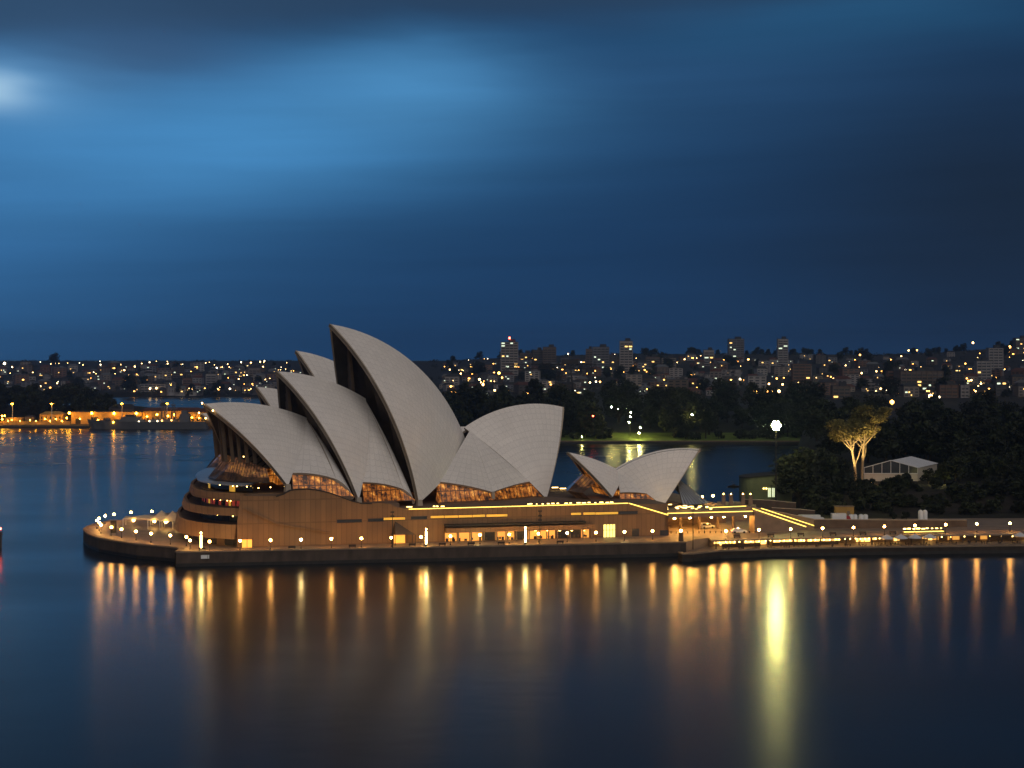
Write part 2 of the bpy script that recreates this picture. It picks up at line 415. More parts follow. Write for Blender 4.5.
# ------------------------------------------------------------------ the opera house
class Axis:
    def __init__(s, th, p0): s.u = Vector((math.cos(th), math.sin(th), 0)); s.w = Vector((-math.sin(th), math.cos(th), 0)); s.p0 = Vector((*p0, 0))
    def __call__(s, a, lat, z): return s.p0+s.u*a+s.w*lat+Vector((0, 0, z))
    def mir(s, p): return p-s.w*(2*((p-s.p0).dot(s.w)))
def slerp(A, B, C, t):
    a = A-C; b = B-C; w = math.acos(max(-1, min(1, a.dot(b)/a.length/b.length)))
    return C+(a*math.sin((1-t)*w)+b*math.sin(t*w))/math.sin(w)
class Shell:
    def __init__(s, ax, P, Q, B, R=75.2):
        s.ax = ax; s.P, s.Q, s.B = ax(P[0], 0, P[1]), ax(Q[0], 0, Q[1]), ax(*B)
        a = s.Q-s.P; b = s.B-s.P; n = a.cross(b); n2 = n.dot(n)
        cc = s.P+(n.cross(a)*b.dot(b)+b.cross(n)*a.dot(a))/(2*n2)
        r2 = (cc-s.P).length_squared; R = max(R, math.sqrt(r2)*1.001); h = math.sqrt(R*R-r2); n /= math.sqrt(n2)
        c1, c2 = cc+n*h, cc-n*h; g = lambda c: c.dot(ax.w)-c.z
        s.C = c1 if g(c1) > g(c2) else c2; s.R = R
        s.rc = s.C-ax.w*((s.C-s.P).dot(ax.w))
    def ridge(s, t): return slerp(s.P, s.Q, s.rc, t)
    def pt(s, t, w, inset=0):               # t along the ridge from the open mouth, w from ridge (0) to foot (1)
        p = slerp(s.ridge(t), s.B, s.C, w) if w > 1e-6 else s.ridge(t)
        if inset: p = s.C+(p-s.C)*((s.R-inset)/s.R)
        return p
    def build(s, parent, th=.85, nt=30, nw=20, ribs=14):
        mb = MB(); wl = [.004+(j/nw)*.981 for j in range(nw+1)]; ts = [i/nt for i in range(nt+1)]
        for mir in (False, True):
            fx = (lambda p: s.ax.mir(p)) if mir else (lambda p: p)
            out = [[fx(s.pt(t, w)) for w in wl] for t in ts]; inn = [[fx(s.pt(t, w, th)) for w in wl] for t in ts]
            arc = (s.P-s.B).length
            uv = [[(t*ribs, w*arc*1.05) for w in wl] for t in ts]
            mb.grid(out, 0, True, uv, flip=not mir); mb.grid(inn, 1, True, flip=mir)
            for i in (0, nt):
                mb.grid([out[i], inn[i]], 2, False, flip=(i == 0) ^ mir)
            mb.grid([[o[-1] for o in out], [o[-1] for o in inn]], 2, False)
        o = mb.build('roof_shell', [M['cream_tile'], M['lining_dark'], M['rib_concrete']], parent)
        # the plain concrete edge beam that frames the mouth
        eb = MB()
        for mir in (False, True):
            fx = (lambda p: s.ax.mir(p)) if mir else (lambda p: p)
            t1 = .55/max(8., (s.P-s.Q).length)
            a = [fx(s.pt(0, w, -.12)) for w in wl]; b = [fx(s.pt(t1, w, -.12)) for w in wl]
            c = [fx(s.pt(0, w, th+.2)) for w in wl]; dd = [fx(s.pt(t1, w, th+.2)) for w in wl]
            eb.grid([c, a, b, dd, c], 0, False, flip=mir)
        eb.build('edge_beam', M['rib_concrete'], o)
        return o
    def mouth_glass(s, parent, t0=.10, w0=.03, w1=.93, cols=15, name='glass_wall', mats=None):
        """folded bronze glazing hung in the mouth, each fold a vertical fin"""
        mb = MB(); nw = 14; rows = []
        for j in range(nw+1):
            w = w0+(w1-w0)*j/nw; a = s.pt(t0, w, 1.4); b = s.ax.mir(a); row = []
            for i in range(cols*2+1):
                p = a.lerp(b, i/(cols*2)); p = p+s.ax.u*(1.9 if i % 2 else -.1)*(1 if (s.Q-s.P).dot(s.ax.u) > 0 else -1); row.append(p)
            rows.append(row)
        nc = cols*2+1; vs = [p for r in rows for p in r]
        for i in range(nw):
            for j in range(nc-1):
                mb.add([rows[i][j], rows[i][j+1], rows[i+1][j+1], rows[i+1][j]], [(0, 1, 2, 3)], j % 2)
        return mb.build(name, mats or [M['bronze_glass'], M['bronze_fin']], parent)

CH = Axis(R_(30.2), (-38.13, 508.49))
JT = Axis(R_(18.0), (-56.1, 556.9))
RS = Axis(R_(15.0), (26.65, 515.8))
OH = empty('opera_house', (-38, 508, 4), 0, 'white sailed opera house on a brown stone podium at the harbour edge', 'opera house')

k8 = lambda s, z, ds=0: (s*.85+ds, 14+(z-14)*.85)
concert = dict(
    A2=Shell(CH, (-18.78, 66.47), (27.77, 29.92), (-.34, -22.39, 13.95)),
    A3=Shell(CH, (-35.62, 52.45), (-6.84, 44.13), (-20.91, -25.42, 15.9)),
    A4=Shell(CH, (-57.9, 43.16), (-25.76, 38.61), (-40.78, -21.43, 20.44)),
    A1=Shell(CH, (63.47, 40.31), (26.79, 34.61), (47.52, -15.31, 12.55)))
def jsh(P, Q, B, ds=0): return Shell(JT, k8(*P, ds), k8(*Q, ds), (B[0]*.85+ds, B[1]*.85, 14+(B[2]-14)*.85), 75.2*.85)
theatre = dict(
    A2=jsh((-18.78, 66.47), (27.77, 29.92), (-.34, -22.39, 13.95)),
    A3=jsh((-35.62, 52.45), (-6.84, 44.13), (-20.91, -25.42, 15.9), 1.2),
    A4=jsh((-57.9, 42.4), (-25.76, 38.0), (-40.78, -21.43, 20.44), 2.3),
    A1=jsh((60, 35.0), (26.79, 31.0), (47.52, -15.31, 12.55)))
diner = dict(
    R1=Shell(RS, (-10.21, 27.46), (8.47, 20.59), (1.6, -8.5, 14.1)),
    R2=Shell(RS, (33.48, 27.72), (4.36, 21.64), (17.99, -8.39, 11.0)))
for k, s in concert.items(): s.build(OH, ribs={'A2': 26, 'A3': 20, 'A4': 20, 'A1': 20}[k])
for k, s in theatre.items(): s.build(OH, 1.0, 22, 14, 18)
for k, s in diner.items(): s.build(OH, .7, 20, 14, 14)
for k in ('A2', 'A3'):
    concert[k].mouth_glass(OH, .14, .02, .95, 5); theatre[k].mouth_glass(OH, .14, .02, .95, 5)
concert['A4'].mouth_glass(OH, .15, .02, .62, 10); theatre['A4'].mouth_glass(OH, .07, .02, .62, 9)
concert['A1'].mouth_glass(OH, .10, .02, .95, 10); theatre['A1'].mouth_glass(OH, .10, .02, .95, 9)

def mullions(sh_, t0, lats, zb, u0=1.2, size=(.28, 1.0)):
    for l in lats:
        lo, hi = 0.0, .97
        for _ in range(24):
            m_ = (lo+hi)/2; p = sh_.pt(t0, m_, 1.3)
            if -((p-sh_.ax.p0).dot(sh_.ax.w)) < abs(l): lo = m_
            else: hi = m_
        p = sh_.pt(t0, lo, 1.3)
        if p.z < zb+2: continue
        q = p if l < 0 else sh_.ax.mir(p); q = q-sh_.ax.u*u0
        foot = q+sh_.ax.u*((p.z-zb)*.10); mb = MB(); a0 = math.atan2(sh_.ax.u.y, sh_.ax.u.x); cs = []
        for c_ in (Vector((foot.x, foot.y, zb)), q):
            for x, y in ((-size[1]/2, -size[0]/2), (size[1]/2, -size[0]/2), (size[1]/2, size[0]/2), (-size[1]/2, size[0]/2)): cs.append(c_+sh_.ax.u*x+sh_.ax.w*y)
        mb.add(cs, [(3, 2, 1, 0), (4, 5, 6, 7), (0, 1, 5, 4), (1, 2, 6, 5), (2, 3, 7, 6), (3, 0, 4, 7)]); mb.build('mullion', M['mullion_bronze'], OH)
mullions(concert['A2'], .09, (1.0, 3.4, 5.8, 8.2, 10.6), 20, -.6); mullions(concert['A3'], .09, (1.0, 3.4, 5.8, 8.2, 10.6), 20, -.6); mullions(concert['A4'], .10, (-11, -8.5, -6, -3.5, -1, 1.5, 4, 6.5, 9), 26.5, -.8); mullions(theatre['A4'], .10, (-9, -6, -3, 0, 3, 6), 24, -.8)
def plane_hit(ax, px, py, lat):
    """where the sight line over survey pixel px,py meets the vertical plane at this distance from the hall's axis"""
    d_ = Vector(((px-512)/F, 1, -(py-HY)/F)); o = Vector((0, 0, H))
    t = (lat-(o-ax.p0).dot(ax.w))/d_.dot(ax.w); return o+d_*t
def side_shell(ax, apex, pts, th=.8, bulge=1.2):
    mb = MB()
    for mir in (False, True):
        fx = (lambda p: ax.mir(p)) if mir else (lambda p: p)
        for a, b in zip(pts, pts[1:]):
            n = 10; rows = []; inn = []; uvs = []
            out = (b-a).cross(apex-a).normalized()
            if out.dot(-ax.w) < 0: out = -out
            for i in range(n+1):
                row = []; ir = []; ur = []
                for j in range(n+1):
                    u, v = i/n, j/n
                    base = a.lerp(b, u)+Vector((0, 0, 4*.12*u*(1-u)*(1 if (b-a).length > 6 else 0)))
                    p = apex.lerp(base, v)+out*(bulge*4*v*(1-v)*.6+bulge*.5*4*u*(1-u)*v)
                    row.append(fx(p)); ir.append(fx(p-out*th)); ur.append((u*max(2, round((b-a).length/2.4)), v*(apex-a).length))
                rows.append(row); inn.append(ir); uvs.append(ur)
            dirn = (rows[n][n]-rows[0][n]).cross(rows[0][0]-rows[0][n]).dot(fx(apex+out)-fx(apex)) < 0
            mb.grid(rows, 0, True, uvs, flip=not dirn); mb.grid(inn, 1, True, flip=dirn)
            mb.grid([[r[n] for r in rows], [r[n] for r in inn]], 2, False)
            for e in (0, n): mb.grid([rows[e], inn[e]], 2, False)
    return mb.build('side_shell', [M['cream_tile'], M['lining_dark'], M['rib_concrete']], OH)
def under_glass(ax, top, zf, lean=1.5, m='foyer_glass', mirror=True):
    """raked glazing under a side shell: from the shell's lower edge down to the deck"""
    mb = MB()
    for mir in ((False, True) if mirror else (False,)):
        fx = (lambda p: ax.mir(p)) if mir else (lambda p: p); d0 = 0
        for a, b in zip(top, top[1:]):
            L_ = (b-a).length; a0 = Vector((a.x, a.y, zf))-ax.w*lean; b0 = Vector((b.x, b.y, zf))-ax.w*lean
            a1 = a+ax.w*.8; b1 = b+ax.w*.8
            mb.add([fx(p) for p in (a0, b0, b1, a1)], [(0, 1, 2, 3)], 0, False, [(d0, 0), (d0+L_, 0), (d0+L_, b.z-zf), (d0, a.z-zf)]); d0 += L_
        mb.build('foyer_window', M[m], OH); mb = MB()
# side shells between the great shells: survey points on each hall's flank
c = concert
ph = lambda px, py, lat: plane_hit(CH, px, py, lat)
s4 = [c['A4'].pt(.985, .84), ph(336, 479, -22.5), ph(354, 498, -24.5)]
s3 = [c['A3'].pt(.985, .85), ph(403, 489, -21.5), ph(415, 503, -21.8)]
s2 = [c['A2'].pt(.975, .70), ph(492.5, 492, -19.0), c['A1'].pt(.97, .78)]
q4 = c['A4'].pt(.985, .02); q3 = c['A3'].pt(.985, .02); q2 = c['A1'].pt(.99, .06)
side_shell(CH, q4, s4); side_shell(CH, q3, s3); side_shell(CH, q2, s2, bulge=.8)
under_glass(CH, s4, 17.0, .5); under_glass(CH, s3, 14.8, .5)
under_glass(CH, [ph(437, 500, -20), s2[0], s2[1]], 13.35, 1.0); under_glass(CH, [s2[1], s2[2], ph(541, 500, -15.5)], 13.35, 1.0)
tj = lambda p: (lambda r: JT(r.dot(CH.u)*.85, r.dot(CH.w)*.85, 14+(p.z-14)*.85))(p-CH.p0)
for q, ss in ((q4, s4), (q3, s3), (q2, s2)): side_shell(JT, tj(q), [tj(p) for p in ss], bulge=.8)
for ss in (s4, s3, s2): under_glass(JT, [tj(p) for p in ss], 13.4, .5)
r1, r2 = diner['R1'], diner['R2']
rh = lambda px, py, lat: plane_hit(RS, px, py, lat)
rs = [rh(620, 492.5, -5.6), rh(647, 493.5, -8.0)]
side_shell(RS, r2.pt(.985, .03), rs, .5, .4)
under_glass(RS, [rs[0], rs[1], rh(661, 505, -8.3)], 11.6, .3)
pl = MB()   # small concrete pedestals where the shells come down
for sh_, h in [(v, 1.6) for v in concert.values()]+[(v, 1.4) for v in theatre.values()]:
    for p in (sh_.pt(.5, .98), sh_.ax.mir(sh_.pt(.5, .98))): pl.box((p.x, p.y, p.z-1.0), (1.8, 1.5, 2.2), R_(30), taper=.75); pl.build('pedestal', M['rib_concrete'], OH); pl = MB()
for p in (s2[1], CH.mir(s2[1])): pl.box((p.x, p.y, (p.z+13.2)/2), (1.0, 1.2, p.z-13.0), R_(30)); pl.build('pedestal', M['rib_concrete'], OH); pl = MB()

# north foyers: raked glass skirts under the lowest shells, with a thin roof around them
def skirt(ax, k, ds=0):
    T = lambda s_, l, z: ax(s_*k+ds, l*k, 14+(z-14)*k if k < 1 else z)
    top = [T(-44, 17, 25.4), T(-48, 8, 28), T(-48.3, -4, 27.8), T(-44.5, -15, 25.2)]
    bot = [T(-45, 19, 21.4), T(-53, 9, 21.5), T(-54.6, -1, 21.5), T(-52.5, -10, 21.4), T(-45, -18.5, 21.4)]
    mid = [top[0], top[1], top[1].lerp(top[2], .5), top[2], top[3]]
    mb = MB(); d0 = 0
    for i in range(4):
        L_ = (bot[i+1]-bot[i]).length
        mb.add([bot[i], bot[i+1], mid[i+1], mid[i]], [(0, 1, 2, 3)], 0, False, [(d0, 0), (d0+L_, 0), (d0+L_, 9), (d0, 9)]); d0 += L_
    o = mb.build('glass_skirt', M['skirt_glass'], OH)
    fr = MB()
    for i in range(4):
        nf = 6
        for j in range(nf):
            a = bot[i].lerp(bot[i+1], j/nf); b = mid[i].lerp(mid[i+1], j/nf); fr.tube(a, b, .09, n=5)
    for a, b in list(zip(bot, bot[1:]))+list(zip(mid, mid[1:])): fr.tube(a, b, .16, n=5)
    fr.build('glazing_bar', M['bronze_fin'], o)
    up = MB()   # upright bronze glazing from the skirt's head up into the shell
    for a, b in zip(mid, mid[1:]):
        n = 5
        for j in range(n):
            p = a.lerp(b, j/n); q = a.lerp(b, (j+1)/n); m2 = (p+q)/2-ax.u*.5
            zz = 40 if k == 1 else 36
            up.add([p, m2, m2+Vector((0, 0, 4))+ax.u*5, p+Vector((0, 0, 4))+ax.u*5], [(0, 1, 2, 3)], 0)
            up.add([m2, q, q+Vector((0, 0, 4))+ax.u*5, m2+Vector((0, 0, 4))+ax.u*5], [(0, 1, 2, 3)], 1)
    up.build('glass_wall', [M['bronze_glass'], M['bronze_fin']], OH)
skirt(CH, 1.0); skirt(JT, .85, 1.5)

# ---- podium
UP = Vector((.968, .250, 0)); VP = Vector((-.250, .968, 0))
W0, W1 = Vector((-75.5, 463, 0)), Vector((46.2, 494.4, 0))
def on_wall(px):
    k = (px-512)/F; t = (k*W0.y-W0.x)/(UP.x-k*UP.y); return W0+UP*t
NORTH = [(-76.2, 463.2), (-84, 467.2), (-91, 474.5), (-95.8, 484), (-98.3, 494), (-101, 506), (-102.8, 522), (-103, 540), (-99, 562)]
def smooth_curve(pts, n=5):
    out = []; P = [Vector((*p, 0)) for p in pts]
    for i in range(len(P)-1):
        p0, p1, p2, p3 = P[max(0, i-1)], P[i], P[i+1], P[min(len(P)-1, i+2)]
        for j in range(n):
            t = j/n; out.append(.5*((2*p1)+(p2-p0)*t+(2*p0-5*p1+4*p2-p3)*t*t+(3*p1-p0-3*p2+p3)*t*t*t))
    out.append(P[-1]); return out
def inset(curve, d_):
    out = []
    for i, p in enumerate(curve):
        t = (curve[min(i+1, len(curve)-1)]-curve[max(0, i-1)]).normalized(); out.append(p+Vector((t.y, -t.x, 0))*d_)
    return out
NC = smooth_curve(NORTH)
def solid(name, curve, z0, z1, m, parent=OH, tail=None):
    poly = [(p.x, p.y) for p in curve]+(tail or [])
    return MB().prism(poly, z0, z1).build(name, M[m], parent)
E1 = W1+VP*44; E0 = Vector((-60, 585, 0))
mainpoly = [(p.x, p.y) for p in inset(NC, 7)]+[(E0.x, E0.y), (0, 585), (9, 556), (E1.x, E1.y), (W1.x+VP.x*1.2, W1.y+VP.y*1.2), ]
a_ = W0+VP*1.2+UP*3
MB().prism(mainpoly+[(a_.x, a_.y)], 3, 13.3).build('podium_deck', M['podium_deck'], OH)
# raised decks to the north, inside the wall
def deck(px0, px1, z, depth=86):
    a, b = on_wall(px0)+VP*1.2, on_wall(px1)+VP*1.2
    MB().prism([(a.x, a.y), (b.x, b.y), (b.x+VP.x*depth, b.y+VP.y*depth), (a.x+VP.x*depth, a.y+VP.y*depth)], 13, z).build('upper_deck', M['podium_deck'], OH)
deck(352, 400, 15.2); deck(292, 352, 17.2)
ncore = inset(NC, 7.3); w_ = on_wall(292)+VP*1.2
MB().prism([(p.x, p.y) for p in ncore]+[(-55, 580), (w_.x+VP.x*60, w_.y+VP.y*60), (w_.x, w_.y)], 12.9, 18.3).build('upper_deck', M['podium_deck'], OH)
# west wall: stone panels with the stepped and swept top line
PROF = [(237, 10.3), (239, 14.5), (240.5, 18.3), (276, 18.0), (284, 18.7), (290, 19.6), (296, 19.9), (308, 19.95), (320, 19.45), (330, 18.7), (340, 17.65), (350, 16.5), (361, 15.6), (372, 15.45), (383, 15.5), (390, 15.1), (397, 14.2), (407, 13.5), (420, 13.55), (628, 13.75), (668.5, 10.0)]
wl = MB(); th = 1.2
for (a, za), (b, zb) in zip(PROF, PROF[1:]):
    A, B = on_wall(a), on_wall(b); A2, B2 = A+VP*th, B+VP*th; Z = lambda p, z: Vector((p.x, p.y, z))
    wl.add([Z(A, 3.9), Z(B, 3.9), Z(B, zb), Z(A, za), Z(A2, 3.9), Z(B2, 3.9), Z(B2, zb), Z(A2, za)], [(0, 1, 2, 3), (3, 2, 6, 7), (5, 4, 7, 6)])
e0, e1 = on_wall(668.5), on_wall(668.5)+VP*43
wl.slab([(e0.x, e0.y, 3.9), (e1.x, e1.y, 3.9), (e1.x, e1.y, 10), (e0.x, e0.y, 10)], (UP.x, UP.y, 0), 1.0)
wall = wl.build('podium_wall', M['podium_panel'], OH)
cp = MB()   # dark capping along the swept edge
for (a, za), (b, zb) in zip(PROF[3:13], PROF[4:14]):
    A, B = on_wall(a)-VP*.12, on_wall(b)-VP*.12; cp.add([(A.x, A.y, za-.25), (B.x, B.y, zb-.25), (B.x, B.y, zb+.05), (A.x, A.y, za+.05)], [(0, 1, 2, 3)])
    cp.add([(A.x, A.y, za+.05), (B.x, B.y, zb+.05), (B.x+VP.x*1.4, B.y+VP.y*1.4, zb+.05), (A.x+VP.x*1.4, A.y+VP.y*1.4, za+.05)], [(0, 1, 2, 3)])
cp.build('capping', M['dark_metal'], OH)
def wall_box(name, px0, px1, z0, z1, m, out=.06, dep=.12, parent=OH):
    a, b = on_wall(px0), on_wall(px1); c_ = (a+b)/2-VP*(out-dep/2); L_ = (b-a).length
    return MB().box((c_.x, c_.y, (z0+z1)/2), (L_, dep, z1-z0), math.atan2(UP.y, UP.x)).build(name, M[m], parent)
def zw(px, py): return H-(py-HY)*on_wall(px).y/F
for x0, x1, y, m in ((337, 361.7, 521, 'window_dark'), (368, 383.5, 520, 'window_dark'), (383.5, 405, 518.6, 'slot_glow'), (411, 427, 517.8, 'window_dark'),
                     (430.7, 444, 516.9, 'slot_glow'), (444.6, 458, 516.6, 'slot_glow'), (458.6, 472, 516.2, 'slot_glow'), (472.6, 485, 515.8, 'slot_glow'), (486.5, 507.3, 515.4, 'slot_glow'),
                     (571, 581, 513.8, 'slot_glow'), (583.5, 595, 513.5, 'slot_glow'), (595.5, 618, 513.2, 'slot_glow'), (618.5, 637.5, 512.7, 'window_dark')):
    z = zw((x0+x1)/2, y); o = wall_box('window', x0, x1, z-.34, z+.34, m)
    fr = MB(); a, b = on_wall(x0), on_wall(x1)
    for zz in (z-.40, z+.40):
        c_ = (a+b)/2-VP*.05; fr.box((c_.x, c_.y, zz), ((b-a).length+.2, .2, .12), math.atan2(UP.y, UP.x))
    fr.build('frame', M['dark_metal'], o)
# strip light along the broad deck edge
st = MB()
pts_ = [(409, 13.62), (500, 13.70), (628, 13.85)]
for (a, za), (b, zb) in zip(pts_, pts_[1:]):
    A, B = on_wall(a)-VP*.16, on_wall(b)-VP*.16
    st.slab([(A.x, A.y, za-.14), (B.x, B.y, zb-.14), (B.x, B.y, zb+.06), (A.x, A.y, za+.06)], -VP, .1)
A, B = on_wall(629)-VP*.16, on_wall(668)-VP*.16
st.slab([(A.x, A.y, 13.65), (B.x, B.y, 9.95), (B.x, B.y, 10.2), (A.x, A.y, 13.9)], -VP, .1)
st.build('strip_light', M['strip'], OH)
# the lit colonnade and its long canopy on the promenade side
ang = math.atan2(UP.y, UP.x)
A, B = on_wall(444), on_wall(592); cm = (A+B)/2-VP*1.6
MB().box((cm.x, cm.y, zw(518, 527.6)), ((B-A).length, 3.2, 1.35), ang).build('canopy', M['podium_panel'], OH)
rf = on_wall(444); rg = on_wall(583.5); rm = (rf+rg)/2-VP*1.3
MB().box((rm.x, rm.y, zw(514, 523.2)), ((rg-rf).length, 2.6, .5), ang).build('canopy_roof', M['dark_metal'], OH)
rnd = random.Random(5)
x = 445.0
while x < 590:
    w = rnd.choice((7.5, 9.5, 11.5)); x1 = min(x+w, 591)
    lit = rnd.random() < .68
    o = wall_box('window', x, x1, 4.15, 7.25, 'lit_bay' if lit else 'window_dark', .05, .1)
    inn = MB(); a, b = on_wall(x), on_wall(x1)
    for q in range(rnd.randint(2, 3)):
        t = rnd.uniform(.15, .85); p = a.lerp(b, t)-VP*.10
        if lit: inn.box((p.x, p.y, 4.15+rnd.uniform(.3, .6)), (rnd.uniform(.4, .9), .06, rnd.uniform(.5, 1.1)), ang)
        else: inn.box((p.x, p.y, 4.6), (rnd.uniform(.3, .5), .06, .9), ang)
        inn.build('furniture', M['dark_wood'], o); inn = MB()
    p = on_wall(x1)-VP*2.7; MB().box((p.x, p.y, 5.6), (.32, .35, 3.3), ang).build('column', M['coping'], OH)
    x = x1+1.2
fx_ = MB()      # downlights under the canopy
for px_ in range(450, 592, 12):
    p = on_wall(px_)-VP*1.7; MB().box((p.x, p.y, zw(px_, 527.6)-.72), (.6, .35, .06), ang).build('downlight', M['bar_light'], OH)
# doors and openings
o = wall_box('door', 603.5, 615, 4.05, zw(609, 524), 'lit_bright', .05, .1)
fr = MB(); a, b = on_wall(603.2), on_wall(615.3)
for t in (0, .27, .52, .78, 1): p = a.lerp(b, t)-VP*.1; fr.box((p.x, p.y, 5.9), (.13, .1, 3.7), ang)
for z in (6.1, 7.8): p = (a+b)/2-VP*.1; fr.box((p.x, p.y, z), (3.5, .1, .12), ang)
fr.box((((a+b)/2).x-.6, ((a+b)/2-VP*.12).y, 5.0), (.6, .08, 1.5), ang); fr.build('frame', M['dark_wood'], o)
o = wall_box('door', 242, 252, 4.05, zw(247, 539.5), 'lit_door', .05, .1)
fr = MB(); a, b = on_wall(241.8), on_wall(252.2)
for t in (0, .5, 1): p = a.lerp(b, t)-VP*.1; fr.box((p.x, p.y, 5.3), (.12, .1, 2.6), ang)
fr.build('frame', M['dark_wood'], o)
wall_box('door', 394, 405, 4.05, 6.4, 'lit_door', .05, .1)
wall_box('door', 632, 639, 4.05, 6.3, 'window_dark', .05, .1)
wall_box('door', 660, 668, 4.05, 5.6, 'window_dark', .05, .1)
# diagonal stair slot on the north-west wall
sl = MB(); a, b = on_wall(244), on_wall(276)
sl.slab([(a.x-VP.x*.5, a.y-VP.y*.5, 14.6), (b.x-VP.x*.5, b.y-VP.y*.5, 10.2), (b.x-VP.x*.5, b.y-VP.y*.5, 10.6), (a.x-VP.x*.5, a.y-VP.y*.5, 15.0)], -VP, .5)
sl.slab([(b.x-VP.x*.5, b.y-VP.y*.5, 10.2), (on_wall(330)-VP*.5).to_tuple()[:2]+(7.4,), (on_wall(330)-VP*.5).to_tuple()[:2]+(7.7,), (b.x-VP.x*.5, b.y-VP.y*.5, 10.6)], -VP, .5)
sl.build('stair_ledge', M['podium_panel'], OH)

# curved terraces round the north end
def band(name, ins, z0, z1, m, flare=.7, thick=.8, n0=0):
    outer = inset(NC, ins)[n0:]; low = inset(NC, ins-flare)[n0:]; inn = inset(NC, ins+thick)[n0:]
    mb = MB(); up = lambda cv, z: [Vector((p.x, p.y, z)) for p in cv]
    mb.grid([up(low, z0), up(outer, z1), up(inn, z1), up(inn, z0), up(low, z0)], 0, False, flip=True)
    return mb.build(name, M[m], OH)
def floor_ring(name, ins0, ins1, z, m):
    a, b = inset(NC, ins0), inset(NC, ins1); up = lambda cv, z: [Vector((p.x, p.y, z)) for p in cv]
    return MB().grid([up(a, z-.3), up(a, z), up(b, z), up(b, z-.3), up(a, z-.3)], 0, False, flip=True).build(name, M[m], OH)
t3 = band('terrace', .3, 6.4, 10.3, 'podium_panel', .9); t2 = band('terrace', 2.2, 12.6, 14.6, 'podium_panel', .7); t1 = band('terrace', 4.2, 16.6, 18.6, 'podium_panel', .5)
floor_ring('terrace_floor', .5, 8, 6.6, 'podium_deck'); floor_ring('terrace_floor', 1.2, 8, 9.6, 'podium_deck'); floor_ring('terrace_floor', 2.4, 8, 13.0, 'podium_deck'); floor_ring('terrace_floor', 4.4, 14, 17.9, 'podium_deck')
def ring_windows(ins, z0, z1, i0, i1, mats, step=2, gap=.12):
    cv = inset(NC, ins)
    for n, i in enumerate(range(i0, i1, step)):
        a, b = cv[i], cv[min(i+step, len(cv)-1)]; t = (b-a).normalized(); nrm = Vector((-t.y, t.x, 0)); a = a+t*gap; b = b-t*gap
        mb = MB(); mb.slab([(a.x, a.y, z0), (b.x, b.y, z0), (b.x, b.y, z1), (a.x, a.y, z1)], nrm, .1); mb.build('window', M[mats[n % len(mats)]], OH)
ring_windows(6.9, 14.75, 16.4, 0, 18, ['red_window', 'window_dark', 'red_window', 'red_window', 'slot_glow', 'red_window', 'window_dark'], 1, .28)
ring_windows(6.2, 10.3, 12.6, 0, 18, ['window_dark'])
ring_windows(4.0, 4.05, 6.3, 0, 20, ['window_dark', 'window_dark', 'podium_deck'])
tl = MB(); cv = inset(NC, 6.6)
for i in (1, 2, 4, 5, 7, 9, 12): p = cv[i]; MB().ball((p.x, p.y, 16.2), .13).build('ceiling_lamp', M['bar_light'], OH)
cv = inset(NC, 5.6)
for i in (7, 3): p = cv[i]; MB().ball((p.x, p.y, 12.1), .16).build('ceiling_lamp', M['bar_light'], OH)
# thin roof round the north foyers and lamps under it
a, b = inset(NC, 5.6), inset(NC, 16); up = lambda cv, z: [Vector((p.x, p.y, z)) for p in cv]
MB().grid([up(a, 20.6), up(a, 20.9), up(b, 21.9), up(b, 21.5), up(a, 20.6)][0:5], 0, False, flip=True).build('foyer_roof', M['canopy_roof'], OH)
ring_windows(8.5, 18.6, 20.6, 0, 24, ['bronze_glass', 'bronze_glass', 'slot_glow', 'bronze_glass', 'bronze_glass'], 2, .05)
lm = MB(); cv = inset(NC, 7.5)
for i in (1, 3, 4, 8, 13, 20): p = cv[i]; MB().ball((p.x, p.y, 20.3), .16).build('foyer_lamp', M['bar_light'], OH)
for s_, l_, z_ in ((-44, -16.5, 20.0), (-41, -19.5, 20.2), (-47, -15, 19.8), (-49.5, -10, 28.4), (-37, -18, 22.8)):
    p = CH(s_, l_, z_); MB().ball(p, .15).build('foyer_lamp', M['bar_light'], OH)
# lamps at the two shell tips and along the deck
tp = MB()
for s_ in (concert['A4'], theatre['A4']):
    for q in (0, .03):
        p = s_.pt(0, q*4, -.3); MB().ball(p-s_.ax.u*.3, .24).build('tip_light', M['bar_light'], OH)
dl = MB()
for px_ in [412, 414, 438, 441, 446, 533, 536, 541, 547, 553, 558, 563, 571, 576, 584, 589, 595, 600, 607, 612, 617]:
    p = on_wall(px_)+VP*rnd.uniform(3, 6); MB().box((p.x, p.y, 13.72), (rnd.uniform(.3, 1.2), .15, .22), ang).build('deck_light', M['small_light'], OH)
